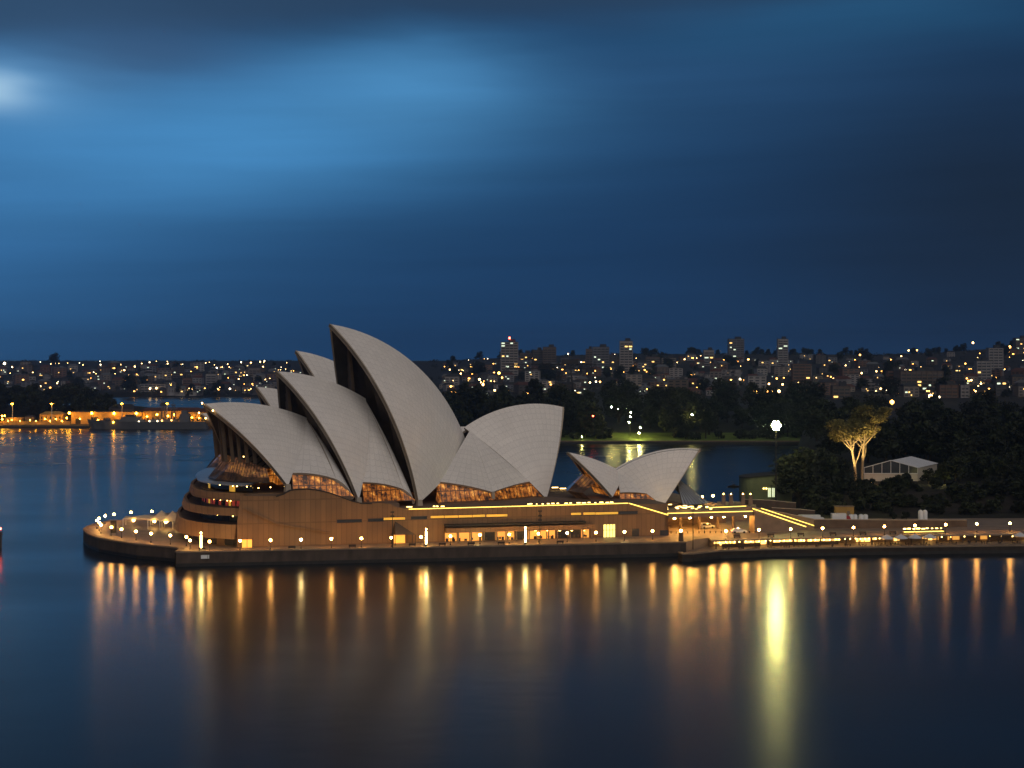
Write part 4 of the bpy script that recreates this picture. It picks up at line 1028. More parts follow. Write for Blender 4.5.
# low parapet walls and planting bed between the plaza and the shed
wall_thing([at(742, 499.5, 545), at(770, 500.5, 548), at(796, 503, 550)], 4.0, .6, 'grey parapet wall below the low green shed', 'sea_wall_stone')
wall_thing([at(772, 508, 530), at(800, 509.5, 532), at(815, 511, 533)], 4.0, .6, 'short dark wall behind the sloping ramp wall', 'sea_wall_stone')
# shed by the water, rounded at its seaward end
def shed():
    Y = 603; a = at(742, 503, Y); b = at(792, 503, Y); r = empty('boat_shed', (a.x, Y, 4), 0, 'low green shed with rounded end at the water beside the fig trees', 'shed')
    w = b.x-a.x; plan = [(a.x+4-4*math.cos(t), Y+6-6*math.sin(t)) for t in [i*math.pi/2/6 for i in range(7)]]+[(b.x, Y), (b.x, Y+13)]
    plan += [(a.x+4-4*math.cos(t), Y+7+6*math.sin(t)) for t in [i*math.pi/2/6 for i in range(6, -1, -1)]]
    mat('shed_green', (.12, .14, .085), .8)
    n = len(plan); zt = lambda x: 12.6+(x-a.x)*.10
    m_ = MB(); vs = [(x, y, 3.9) for x, y in plan]+[(x, y, zt(x)) for x, y in plan]
    m_.add(vs, [(i, (i+1) % n, n+(i+1) % n, n+i) for i in range(n)]); m_.build('wall', M['shed_green'], r)
    cx = sum(x for x, y in plan)/n; cy = sum(y for x, y in plan)/n
    rf = [(cx+(x-cx)*1.05, cy+(y-cy)*1.08) for x, y in plan]; m_ = MB()
    m_.add([(x, y, zt(x)) for x, y in rf]+[(x, y, zt(x)+.35) for x, y in rf], [tuple(range(n-1, -1, -1)), tuple(range(n, 2*n))]+[(i, (i+1) % n, n+(i+1) % n, n+i) for i in range(n)]); m_.build('roof', M['roof_slate'], r)
    emis('shed_door', (.85, .95, .6), .9)
    for x0, x1 in ((768, 770.8), (772, 774.6)):
        q0, q1 = at(x0, 497, Y), at(x1, 488, Y); d_ = MB(); d_.box(((q0.x+q1.x)/2, Y-.06, (q0.z+q1.z)/2), (q1.x-q0.x, .1, q1.z-q0.z)); o = d_.build('door', M['shed_door'], r)
        MB().box(((q0.x+q1.x)/2, Y-.12, (q0.z+q1.z)/2), (.08, .06, q1.z-q0.z)).build('glazing_bar', M['dark_metal'], o)
    for x0 in (763.7, 766.3): q = at(x0, 488.5, Y-.2); MB().ball(q, .3).build('wall_lamp', M['small_light'], r)
shed()
for px_, lab in ((723.5, 'yellow lit stone pier at the left of the plaza'), (731, 'second yellow lit stone pier on the plaza from the left'), (743, 'third yellow lit stone pier on the plaza from the left'), (750.5, 'yellow lit stone pier nearest the green shed')):
    p = at(px_, 500, 543); r = empty('stone_pier', p, 0, lab, 'pier', 'lit stone piers on the plaza'); m_ = MB(); z0 = 8.5
    m_.box((p.x, p.y, z0+1.6), (1.3, 1.3, 3.2), taper=.8); m_.build('shaft', M['coping'], r); MB().box((p.x, p.y, z0+3.3), (1.4, 1.4, .2)).build('cap', M['coping'], r); MB().ball((p.x, p.y, z0+3.65), .22).build('lamp', M['bar_light'], r)
for px_, py_ in ((702.3, 497), (713, 495.8)): lamp(px_, py_, 10.3, 'globe lamp on the plaza behind the small southern shells', 'lamps on the plaza')
tag(MB().prism([(at(717, 500, 538).x, 538), (at(756, 500, 538).x, 538), (at(756, 500, 556).x, 556), (at(717, 500, 556).x, 556)], 3.9, 8.5).build('plaza', M['coping']), kind='structure')
fp = at(689.6, 500, 540); r = empty('flagpole', (fp.x, fp.y, 10.3), 0, 'short white flagpole beside the southern shell', 'flagpole'); MB().tube((fp.x, fp.y, 10.3), (fp.x, fp.y, 15), .12, .08).build('pole', M['white_paint'], r); MB().ball((fp.x, fp.y, 15.1), .18).build('finial', M['white_paint'], r)

# ---- the very tall floodlight mast
p = at(776, 505, 566); zt = H-(424-HY)*566/F; fl = empty('floodlight_mast', (p.x, p.y, 4), 0, 'very tall floodlight mast blazing yellow white above the shed', 'floodlight mast')
MB().tube((p.x, p.y, 4), (p.x, p.y, zt), .3, .16, n=10).build('pole', M['dark_metal'], fl)
m_ = MB(); m_.box((p.x, p.y, zt+.1), (3.6, .25, .2)); m_.box((p.x, p.y, zt-1.1), (3.6, .25, .2)); m_.tube((p.x, p.y, zt-1.4), (p.x, p.y, zt+1.0), .12, n=6); m_.build('crossarm', M['dark_metal'], fl)
for i in range(7):
    t_ = i*math.pi/3; q = (0, 0) if i == 6 else (1.12*math.cos(t_), 1.12*math.sin(t_)); MB().ball((p.x+q[0], p.y-.45, zt-.5+q[1]), .52, n=12).build('floodlight', M['globe_hot'], fl)

# ---- trees
def leaf_cloud(mb, c, rad, n, size, rng, flat=1.0, shellbias=.55, m=0):
    for _ in range(n):
        while True:
            v = Vector((rng.uniform(-1, 1), rng.uniform(-1, 1), rng.uniform(-1, 1)))
            if .05 < v.length < 1: break
        v = v.normalized()*(shellbias+(1-shellbias)*rng.random()); q = Vector((c[0]+v.x*rad[0], c[1]+v.y*rad[1], c[2]+v.z*rad[2]))
        a = Vector((rng.gauss(0, 1), rng.gauss(0, 1), rng.gauss(0, .6))).normalized(); b = a.cross(Vector((rng.gauss(0, 1), rng.gauss(0, 1), rng.gauss(0, 1)))).normalized()
        s_ = size*rng.uniform(.5, 1.3); a = a*s_; b = b*s_*.7
        mb.add([q-a, q+b*.8, q+a, q-b], [(0, 1, 2, 3)], m)
def make_tree(seed, h, r, kind, mats, leafn=1500, leaf=.6):
    """trunk with limbs and a crown made of many leaf sprays gathered in clumps"""
    rng = random.Random(seed); root = empty('tree', (0, 0, 0)); tk = MB(); cr = MB()
    th_ = h*(.16 if kind == 'fig' else .34); tk.tube((0, 0, -.5), (rng.uniform(-.3, .3), 0, th_), r*.09, r*.06, n=8)
    ncl = {'fig': 15, 'tall': 12, 'round': 10, 'bush': 6}[kind]; cl = []
    for i in range(ncl):
        t = 2*math.pi*(i*.382+rng.random()*.1); u = (i+.5)/ncl
        if kind == 'tall': z = h*(.38+.58*u); rr = r*(1.05-.75*u)*rng.uniform(.45, .9); k = r*(.62-.25*u)
        else: z = h*(.27+.62*u)+rng.uniform(-.05, .05)*h; rr = r*math.sqrt(max(.05, 1-(.35+.62*u-.35)**2))*rng.uniform(.35, .8)*(1-.45*u); k = r*rng.uniform(.34, .5)
        cl.append((rr*math.cos(t), rr*math.sin(t), z, k))
    for x, y, z, k in cl:
        tk.tube((0, 0, th_*.9), (x*.8, y*.8, z-.2*k), r*.045, r*.015, n=5)
        leaf_cloud(cr, (x, y, z), (k*1.1, k*1.1, k*.72), leafn//ncl, leaf, rng, m=rng.choice((0, 0, 1)))
    tk.build('trunk', M['bark'], root, False); cr.build('crown', mats, root, False); return root
LD = [M['leaf_dark'], M['leaf_mid']]
PT = dict(fig=[make_tree(1, 20, 11, 'fig', LD, 2600, .75), make_tree(2, 18, 10, 'fig', LD, 2400, .75)],
          tall=[make_tree(3, 22, 6, 'tall', LD, 1500, .7), make_tree(4, 18, 5, 'tall', LD, 1300, .65)],
          round=[make_tree(5, 14, 6.5, 'round', LD, 1400, .7), make_tree(6, 12, 6, 'round', LD, 1300, .7), make_tree(7, 15, 7, 'round', LD, 1500, .7)],
          bush=[make_tree(8, 3.2, 2.2, 'bush', LD, 500, .35), make_tree(9, 2.4, 2.0, 'bush', LD, 450, .33)])
FREE = {o for v in PT.values() for o in v}
rng = random.Random(77)
def tree(kind, X, Y, z, sc, label, group=None, cat='tree', idx=None, szz=1.0):
    pr = PT[kind][idx if idx is not None else rng.randrange(len(PT[kind]))]
    if pr in FREE: FREE.discard(pr); o = pr
    else: o = copy_tree(pr)
    o.name = 'shrub' if kind == 'bush' else ('fig_tree' if kind == 'fig' else 'tree')
    o.location = (X, Y, z); o.scale = (sc, sc, sc*szz); o.rotation_euler.z = rng.uniform(0, 6.28); tag(o, label, cat, group); return o
for i, (px_, Y, z, s_, lab) in enumerate(((800, 583, 4.1, 1.0, 'big dark fig tree between the tall mast and the floodlit gums'), (818, 600, 6, .95, 'spreading fig tree just left of the floodlit gums'), (790, 606, 4.1, .8, 'dark fig tree leaning over the low shed'), (838, 615, 8, .62, 'smaller dark fig tree at the left foot of the floodlit gums'))):
    tree('fig', (px_-512)/F*Y, Y, z, s_, lab, None, 'fig tree', i % 2)
for i in range(84):
    Y = rng.choice((690, 740, 800, 870, 940, 1010))+rng.uniform(-18, 18); px_ = rng.uniform(812, 1050)
    if Y < 720 and 850 < px_ < 958: Y += 60
    X = (px_-512)/F*Y; kd = rng.choice(('round', 'fig', 'round', 'tall'))
    tree(kd, X, Y, garden_z(X, Y)-.6, rng.uniform(.8, 1.2)*(1.15 if kd == 'round' else .9), {'round': 'rounded dark tree in the unlit garden behind the white marquee', 'fig': 'wide dark fig in the unlit garden behind the white marquee', 'tall': 'tall narrow dark tree in the unlit garden behind the white marquee'}[kd], {'round': 'rounded trees in the dark garden', 'fig': 'figs in the dark garden', 'tall': 'tall trees in the dark garden'}[kd])
for i in range(16):      # trees on the right of the tent lawn, nearer
    Y = rng.uniform(625, 675); px_ = 946+i*6.2+rng.uniform(-4, 4); X = (px_-512)/F*Y
    tree('round', X, Y, garden_z(X, Y)-.5, rng.uniform(.6, .9), 'dark tree on the lawn to the right of the white marquee', 'trees right of the marquee')
tree('round', (928-512)/F*632, 632, 8.3, .42, 'small dark tree against the right end of the white marquee')
tree('round', (938-512)/F*640, 640, 8.3, .38, 'small dark tree between the marquee and the lawn lamp')
for i in range(120):
    Y = rng.uniform(553, 612); px_ = rng.uniform(808, 1040); X = (px_-512)/F*Y
    tree('bush', X, Y, garden_z(X, Y)-.3, rng.uniform(.8, 2.0), 'dark shrub growing on the rock face above the tan wall', 'shrubs on the rock face', 'shrub')
for i, px_ in enumerate((803, 805.5, 810, 816, 893, 906)):
    Y = 536+i; tree('bush', (px_-512)/F*Y, Y, 4.1, .8, 'green shrub planted behind the tan ramp wall', 'shrubs behind the ramp wall', 'shrub')
# farm cove shore: dark wooded slope with lamps on the lawn
N_SH = 0
for i in range(118):
    row = i % 4; Y = (1092, 1135, 1190, 1270)[row]+rng.uniform(-14, 14); px_ = rng.uniform(448, 830)
    if row == 0 and (606 < px_ < 668 or 682 < px_ < 702): continue
    if row == 1 and 604 < px_ < 650: continue
    X = (px_-512)/F*Y; kd = rng.choice(('round', 'fig', 'round', 'tall'))
    tree(kd, X, Y, hill_z(X, Y)-.8, rng.uniform(1.05, 1.5), {'round': 'rounded dark tree on the far shore of the cove', 'fig': 'broad dark fig on the far shore of the cove', 'tall': 'tall dark tree on the far shore of the cove'}[kd], {'round': 'rounded trees across the cove', 'fig': 'figs across the cove', 'tall': 'tall trees across the cove'}[kd])
for i in range(52):
    px_ = rng.uniform(452, 828); Y = rng.uniform(1072, 1088)
    if 610 < px_ < 676: continue
    X = (px_-512)/F*Y; tree('bush', X, Y, hill_z(X, Y)-.3, rng.uniform(1.3, 2.6), 'dark shrub at the water edge on the far shore of the cove', 'shrubs along the cove shore', 'shrub')
lawn = MB(); rows = []
for j in range(8):
    Y = 1066+j*7; rows.append([((px_-512)/F*Y, Y, hill_z((px_-512)/F*Y, Y)+.12) for px_ in range(560, 811, 5)])
lawn.grid(rows, 0, True, flip=True); tag(lawn.build('lawn', M['lawn']), kind='structure')
sea_wall([Vector(((px_-512)/F*1063.5, 1063.5, 2)) for px_ in range(440, 831, 30)], 1.7, 'low dark sea wall along the far shore of the cove')

def ground_at(px, py, y0=None):
    s0 = y0 or shore(px); r = ridge_d(px); Y = s0+2
    while Y < r:
        X = (px-512)/F*Y; z = hill_z(X, Y)
        if HY+F*(H-z)/Y <= py: return Vector((X, Y, z))
        Y += 6
    X = (px-512)/F*r; return Vector((X, r, hill_z(X, r)))
GLP = empty('garden_lamp', (0, 0, 0)); MB().tube((0, 0, 0), (0, 0, 4.6), .1, .07, n=6).build('pole', M['dark_metal'], GLP, False); MB().ball((0, 0, 5), .5, n=8).build('globe', M['garden_lamp'], GLP, False)
def set_lamp(o, X, Y, zg, hl, sz):
    o.location = (X, Y, zg)
    for ch in KIDS[o]:
        if ch.name.startswith('globe'): ch.scale = (sz,)*3; ch.location = (0, 0, hl-5*sz)
        else: ch.scale = (1, 1, hl/4.8)
first = True
for px_, Y, lab in ((611.4, 1112, 'bright garden lamp high among the trees left of the lit lawn'), (618, 1116, 'dimmer garden lamp beside the bright one among the trees'), (630.6, 1098, 'topmost lamp of the steps above the lit lawn'), (630.2, 1092, 'small second lamp down the steps above the lit lawn'), (629, 1085, 'third lamp down the steps above the lit lawn'), (640.3, 1079, 'bright lamp on the lit lawn above the cove'), (639, 1073, 'lowest lamp on the lit lawn by the cove wall'), (692, 1078, 'bright lone lamp hanging among the trees right of the lit lawn'), (581.8, 1070, 'small lone lamp low on the dark shore left of the lawn')):
    py_ = {611.4: 407, 618: 409, 630.6: 412.4, 630.2: 416.6, 629: 422.4, 640.3: 427.4, 639: 433, 692: 414.7, 581.8: 437}[px_]
    o = GLP if first else copy_tree(GLP); first = False; X = (px_-512)/F*Y; zl = H-(py_-HY)*Y/F; zg = hill_z(X, Y); k_ = (zl-zg)/5
    set_lamp(o, X, Y, zg, max(1.5, zl-zg), .5 if px_ in (618, 630.2, 581.8) else .85); tag(o, lab, 'garden lamp', 'lamps on the far shore of the cove')
p = at(593, 416, 1080); r = empty('warning_lamp', (p.x, p.y, hill_z(p.x, p.y)), 0, 'red warning lamp on a pole among the cove trees', 'lamp'); MB().tube((p.x, p.y, hill_z(p.x, p.y)), p, .1, n=5).build('pole', M['dark_metal'], r); MB().ball(p, .5).build('globe', M['red_lamp'], r)
dp = onz(735.5, 487, 0); r = empty('rowing_boat', dp, 0, 'small dark boat moored in the cove left of the shed', 'boat'); m_ = MB(); prof = [(-3.4, .0, .5), (-2.8, .75, .55), (0, .95, .5), (2.4, .7, .6), (3.6, .02, .85)]
m_.grid([[(x, -w, z), (x, -w*.6, -.1), (x, w*.6, -.1), (x, w, z)] for x, w, z in [(dp.x+a, b, c_) for a, b, c_ in prof]], 0, True)
m_.v = [(x, y+dp.y, z) for x, y, z in m_.v]; m_.build('hull', M['dark_wood'], r); MB().box((dp.x, dp.y, .45), (.4, 1.5, .08)).build('thwart', M['coping'], r); MB().box((dp.x-.8, dp.y, .8), (1.6, 1.0, .7)).build('cabin', M['dark_metal'], r)
# floodlit gum trees
def gum(px, Y, z, h, lean, seed, lab):
    rg = random.Random(seed); X = (px-512)/F*Y; r = empty('gum_tree', (X, Y, z), 0, lab, 'gum tree', 'floodlit gum trees'); tk = MB()
    pts = [Vector((0, 0, -.3)), Vector((lean*.1, 0, h*.22)), Vector((lean*.28, .3, h*.42)), Vector((lean*.5, .2, h*.6))]
    for (a, b), (r0, r1) in zip(zip(pts, pts[1:]), ((.75, .58), (.58, .46), (.46, .32))): tk.tube(a, b, r0, r1, n=10)
    cr = MB()
    for i in range(14):
        src = pts[2].lerp(pts[3], rg.random()) if i else pts[1]; t = i*2.4+rg.random(); rad = rg.uniform(1.0, 6.8)
        e = Vector((lean*.6+rad*math.cos(t), rad*math.sin(t)*.8, h*rg.uniform(.62, .97)))
        mid = src.lerp(e, .5)+Vector((rad*.25*math.cos(t), 0, -h*.03)); tk.tube(src, mid, .26, .18, n=6); tk.tube(mid, e, .18, .06, n=5)
        leaf_cloud(cr, e, (3.9, 3.4, 1.9), 420, .42, rg, shellbias=.2)
        if i % 2: leaf_cloud(cr, e+Vector((rg.uniform(-2, 2), rg.uniform(-1, 1), 1.4)), (3.0, 2.8, 1.4), 280, .42, rg, shellbias=.2)
    tk.build('trunk', M['pale_bark'], r); 
    tk2 = r.children if False else None
    cr.build('crown', M['leaf_gum'], r, False); return r
def gum_fix():
    for r, args in ():
        pass
g1 = gum(856, 641, 8.3, 27, -4.5, 21, 'left floodlit gum tree with a pale leaning trunk'); g2 = gum(862, 643, 8.3, 29, 2.0, 22, 'right floodlit gum tree with a straight pale trunk')
for g in (g1, g2):
    for ch in KIDS[g]:
        if ch.name.startswith('trunk'): ch.location = tuple(g.location)     # the trunk was laid out about the tree's own foot
for px_, tgt, lab in ((842, (852, 30), 'ground floodlight left of the gum trunks'), (853, (858, 24), 'ground floodlight between the gum trunks'), (870.5, (862, 28), 'ground floodlight right of the gum trunks')):
    p = onz(px_, 485.5, 8.3); p.y = 634; p.x = (px_-512)/F*634; r = empty('ground_floodlight', p, 0, lab, 'floodlight', 'floodlights under the gum trees')
    MB().box((p.x, p.y, 8.5), (.7, .5, .5)).build('case', M['dark_metal'], r); MB().box((p.x, p.y, 8.9), (.75, .6, .32)).build('lens', M['globe'], r)
    ld = bpy.data.lights.new('spot', 'SPOT'); ld.energy = 32000; ld.color = (1, .66, .22); ld.spot_size = R_(55); ld.spot_blend = .6; ld.shadow_soft_size = .3
    lo = bpy.data.objects.new('floodlight_beam', ld); COL.objects.link(lo); lo.location = (p.x, p.y, 9.25); T = Vector(((tgt[0]-512)/F*642, 642, tgt[1])); lo.rotation_euler = (T-lo.location).to_track_quat('-Z', 'Y').to_euler()
for px_, py_, Y, lab in ((825, 490.3, 598, 'small white lamp on the dark bank below the fig trees'), (939.5, 484, 628, 'small bright lamp on the lawn right of the marquee')):
    X = (px_-512)/F*Y; zl = H-(py_-HY)*Y/F; o = copy_tree(GLP); zg = garden_z(X, Y)-.2; set_lamp(o, X, Y, zg, max(1., zl-zg), .45); tag(o, lab, 'garden lamp')
# white gabled marquee and its smaller neighbour
def gable_tent(A, B, depth, zg, ze, zr, lab):
    r = empty('marquee', (A.x, A.y, zg), 0, lab, 'marquee'); d_ = depth; M2 = (A+B)/2
    def V(p, z): return Vector((p.x, p.y, z))
    m_ = MB(); e0, e1, rg = V(A, ze), V(B, ze), V(M2, zr); ov = (A-B).normalized()*.5
    m_.slab([e1-ov, e1-ov+d_, rg+d_, rg], (0, 0, 1), .12); m_.slab([rg, rg+d_, e0+ov+d_, e0+ov], (0, 0, 1), .12); m_.build('roof', M['white_canvas'], r)
    w_ = MB(); w_.add([V(A, zg), V(B, zg), V(B, zg+3.2), V(A, zg+3.2)], [(0, 1, 2, 3)]); w_.add([V(B, zg), V(B+d_, zg), V(B+d_, ze), V(B, ze)], [(0, 1, 2, 3)]); w_.add([V(A, zg), V(A+d_, zg), V(A+d_, ze), V(A, ze)], [(0, 1, 2, 3)]); w_.build('wall', M['cream_canvas'], r)
    gl = MB(); y_ = Vector((0, .15, 0)); gl.add([V(A, zg+3.2)+y_, V(B, zg+3.2)+y_, V(B, ze)+y_, V(M2, zr)+y_, V(A, ze)+y_], [(0, 1, 2, 3, 4)]); o = gl.build('gable_window', M['window_dark'], r)
    fr = MB(); n = 6
    for i in range(n+1):
        p = A.lerp(B, i/n); hz = ze+(zr-ze)*(1-abs(2*i/n-1)); fr.tube(V(p, zg+3.2)-y_*.5, V(p, hz)-y_*.5, .13, n=5)
    fr.tube(V(A, ze)-y_, V(M2, zr)-y_, .16, n=5); fr.tube(V(B, ze)-y_, V(M2, zr)-y_, .16, n=5); fr.tube(V(A, zg+3.2)-y_, V(B, zg+3.2)-y_, .14, n=5); fr.build('glazing_bar', M['white_canvas'], o)
gable_tent(at(864, 481, 645), at(917.6, 481, 645), Vector((14, 26, 0)), 8.2, 13.6, 16.4, 'white gabled marquee with a glazed front on the lawn beside the gums')
gable_tent(at(949, 479, 690), at(966, 479, 690), Vector((6, 12, 0)), 8.4, 12.0, 13.4, 'smaller white tent half hidden by trees right of the marquee')
# vehicles and stores behind the tan wall
def truck(px, Y, L_, lab, cab='white_paint', boxm='white_paint'):
    X = (px-512)/F*Y; r = empty('truck', (X, Y, 4.1), .05, lab, 'truck'); MB().box((-.5, 0, 2.0), (L_-2, 2.3, 2.6)).build('cargo_box', M[boxm], r, False)
    m_ = MB(); pr = [(L_/2-1.5, .6), (L_/2, .6), (L_/2, 1.5), (L_/2-.45, 2.5), (L_/2-1.5, 2.6)]; n = 5; vs = [(x, s_*1.05, z) for s_ in (-1, 1) for x, z in pr]; m_.add(vs, [tuple(range(n)), tuple(range(2*n-1, n-1, -1))]+[(i, n+i, n+(i+1) % n, (i+1) % n) for i in range(n)]); c_ = m_.build('cab', M[cab], r, False)
    g = MB(); g.add([(L_/2+.01, -.9, 1.55), (L_/2+.01, .9, 1.55), (L_/2-.42, .9, 2.45), (L_/2-.42, -.9, 2.45)], [(0, 1, 2, 3)]); g.build('windscreen', M['car_glass'], c_, False)
    for x in (-L_/2+1, L_/2-1.1):
        for s_ in (-.95, .95): MB().tube((x, s_-.12, .42), (x, s_+.12, .42), .42, n=10).build('wheel', M['tyre'], r, False)
truck(811, 522, 8.5, 'long pale truck parked behind the tan ramp wall'); truck(797, 520, 6, 'tan delivery truck at the top of the ramp wall', 'cream_canvas', 'cream_canvas'); truck(840, 527, 6.5, 'white truck with a red cab behind the level tan wall', 'red_paint')
p = at(844, 517, 548); r = empty('site_cabin', (p.x, p.y, 4.1), 0, 'beige cabin standing against the dark rock face', 'cabin'); MB().box((p.x, p.y, 5.9), (6, 2.6, 3.4)).build('wall', M['sand_wall'], r); MB().box((p.x, p.y, 7.7), (6.3, 2.9, .2)).build('roof', M['coping'], r); MB().box((p.x+1.2, p.y-1.32, 5.2), (1.0, .08, 2.0)).build('door', M['coping'], r)
wt = empty('water_tank', (0, 0, 0)); MB().lathe([(.001, 0), (.75, 0), (.8, .4), (.8, 1.9), (.55, 2.25), (.001, 2.35)], n=12).build('tank', M['white_paint'], wt, False); MB().lathe([(.001, 2.3), (.22, 2.3), (.22, 2.5), (.001, 2.52)], n=8).build('lid', M['grey_metal'], wt, False)
for i, px_ in enumerate((851, 855, 861, 865.5, 920.5, 925)):
    Y = 534; o = wt if i == 0 else copy_tree(wt); o.location = ((px_-512)/F*Y, Y, 4.1); o.scale = (1, 1, 1.0 if i < 4 else 1.6)
    tag(o, 'white round tank behind the tan wall near the beige cabin' if i < 4 else 'taller white round tank towards the right end of the tan wall', 'tank', 'white tanks near the cabin' if i < 4 else 'taller white tanks')

# channel marker at the left edge of the view
p = onz(.4, 548, 0); r = empty('channel_marker', p, 0, 'dark channel marker pile with a red light standing in the harbour', 'channel marker')
MB().tube((p.x, p.y, -1), (p.x, p.y, 4.8), .42, n=10).build('pile', M['dark_wood'], r); m_ = MB(); m_.box((p.x, p.y, 4.0), (1.6, 1.6, .15))
for a, b in ((-.7, -.7), (.7, -.7), (.7, .7), (-.7, .7)): m_.tube((p.x+a, p.y+b, 4.0), (p.x+a*.4, p.y+b*.4, 5.4), .05, n=4)
m_.build('platform', M['dark_metal'], r); MB().ball((p.x, p.y, 5.7), .32).build('light', M['red_lamp'], r)

# ------------------------------------------------------------------ naval island on the left
def island():
    mb = MB(); rows = []
    for j in range(14):
        Y = 1281+j*16; row = []
        for i in range(50):
            px_ = -140+i*7.2; X = (px_-512)/F*Y; k_ = sstep(225, 120, px_)
            row.append((X, Y, 2.0+k_*11*sstep(1322, 1400, Y)*sstep(1500, 1430, Y)))
        rows.append(row)
    mb.grid(rows, 0, True, flip=True); tag(mb.build('island_ground', M['soil']), kind='structure')
    sea_wall([Vector(((px_-512)/F*1280, 1280, 2)) for px_ in (-150, 0, 90, 215)], 1.9, 'long dark wharf wall in front of the orange naval base')
island()
def block(name, px0, px1, pyt, pyb, Y, depth, wallm, roofm, lab, cat='building', gable=0, wins=(), group=None, over=.5):
    a, b = at(px0, pyb, Y), at(px1, pyb, Y); zt = H-(pyt-HY)*Y/F; z0 = min(a.z, 2.0) if Y < 1400 else a.z-3
    r = empty(name, ((a.x+b.x)/2, Y, z0), 0, lab, cat, group); w = b.x-a.x; cx = (a.x+b.x)/2
    MB().box((cx, Y+depth/2, (z0+zt)/2), (w, depth, zt-z0)).build('wall', M[wallm], r); m_ = MB()
    if gable:
        x0, x1, y0, y1, ym = cx-w/2-over, cx+w/2+over, Y-over, Y+depth+over, Y+depth/2
        hip = min(w*.2, depth*.4)
        V = [(x0, y0, zt), (x1, y0, zt), (x1, y1, zt), (x0, y1, zt), (x0+hip, ym, zt+gable), (x1-hip, ym, zt+gable)]
        m_.add(V, [(0, 1, 5, 4), (1, 2, 5), (2, 3, 4, 5), (3, 0, 4), (3, 2, 1, 0)])
    else:
        m_.box((cx, Y+depth/2, zt+.15), (w+over, depth+over, .3))
    m_.build('roof', M[roofm], r)
    for (u, v, ww, hh, mm) in wins:
        MB().box((cx-w/2+u*w, Y-.08, z0+v*(zt-z0)), (ww, .16, hh)).build('window', M[mm], r)
    return r
rows_w = lambda nx, vs, ww, hh, mm: [((i+.5)/nx, v, ww, hh, mm) for i in range(nx) for v in vs]
block('naval_store', 39.5, 62, 414.5, 425, 1306, 14, 'sand_wall', 'sand_wall', 'square sodium lit block with a low hipped roof behind the left lamp pole', 'store', 2.2, rows_w(5, (.35, .7), 1.1, 1.6, 'window_dark'))
block('naval_shed', 71, 142, 412, 425, 1309, 16, 'sand_wall', 'roof_slate', 'long low sodium lit shed behind the moored warship', 'shed', 0, [(.10, .25, 4, 5, 'window_dark'), (.30, .3, 1.6, 6, 'window_dark'), (.335, .3, 1.6, 6, 'window_dark'), (.37, .3, 1.6, 6, 'window_dark'), (.5, .3, 5, 5, 'window_dark'), (.62, .3, 1.5, 2, 'window_dark'), (.7, .3, 1.5, 2, 'window_dark')])
block('naval_office', 5, 21, 418, 425, 1300, 9, 'sand_wall', 'sand_wall', 'low sodium lit office at the left edge of the naval base', 'office', 0, rows_w(4, (.5,), 1.2, 1.3, 'window_dark'))
block('naval_kiosk', 25, 33, 416.5, 425, 1304, 7, 'house_wall_1', 'roof_slate', 'small dim hut between the two left lamp poles', 'hut', 1.0)
block('red_roof_barracks', 140, 203, 411, 425, 1318, 13, 'sand_wall', 'roof_red', 'long red roofed barracks behind the warship masts', 'barracks', 2.6, rows_w(12, (.45,), 1.3, 2, 'window_dark'))
block('red_roof_barracks', 186, 209, 412, 425, 1305, 10, 'sand_wall', 'roof_red', 'orange lit red roofed house at the tip of the naval island', 'house', 2.8, rows_w(5, (.4,), 1.2, 2, 'window_dark'))
block('slate_house', 109, 134, 408.5, 414, 1345, 13, 'house_wall_1', 'roof_slate', 'dim slate roofed house above the long orange shed', 'house', 3.4, rows_w(6, (.7,), 1.1, 1.5, 'window_dark'))
block('roadside_wall', -6, 70, 421.5, 425, 1292, .6, 'sand_wall', 'sand_wall', 'long low orange wall along the left of the wharf', 'wall')
LPO = empty('sodium_pole', (0, 0, 0)); MB().tube((0, 0, 0), (0, 0, 16), .38, .30, n=6).build('pole', M['sodium_panel'] if False else M['cream_canvas'], LPO, False); m_ = MB(); m_.box((0, -.8, 16.1), (1.4, 1.4, .4)); m_.build('lamp_head', M['sodium'], LPO, False)
for i, px_ in enumerate((12.5, 51.8, 122, 167)):
    Y = 1296 if i < 2 else 1300; o = LPO if i == 0 else copy_tree(LPO); o.location = ((px_-512)/F*Y, Y, 2); tag(o, ('tall sodium lamp pole at the far left of the base', 'tall sodium lamp pole above the square store', 'tall sodium lamp pole over the long shed', 'tall sodium lamp pole before the red roofed barracks')[i], 'lamp pole', 'sodium lamp poles of the naval base')
SBL = empty('sodium_lamp', (0, 0, 0)); MB().tube((0, 0, 0), (0, 0, 1), .02, n=5).build('pole', M['dark_metal'], SBL, False); MB().ball((0, 0, 1), .05, sz=1).build('globe', M['sodium'], SBL, False)
def sodium(px, py, Y, lab, r=1.0):
    X = (px-512)/F*Y; zl = H-(py-HY)*Y/F; rt = empty('sodium_lamp', (X, Y, 2), 0, lab, 'lamp', 'sodium lamps of the naval base'); MB().tube((X, Y, 2), (X, Y, zl), .12, n=5).build('pole', M['dark_metal'], rt); MB().ball((X, Y, zl), r*.8).build('globe', M['sodium'], rt)
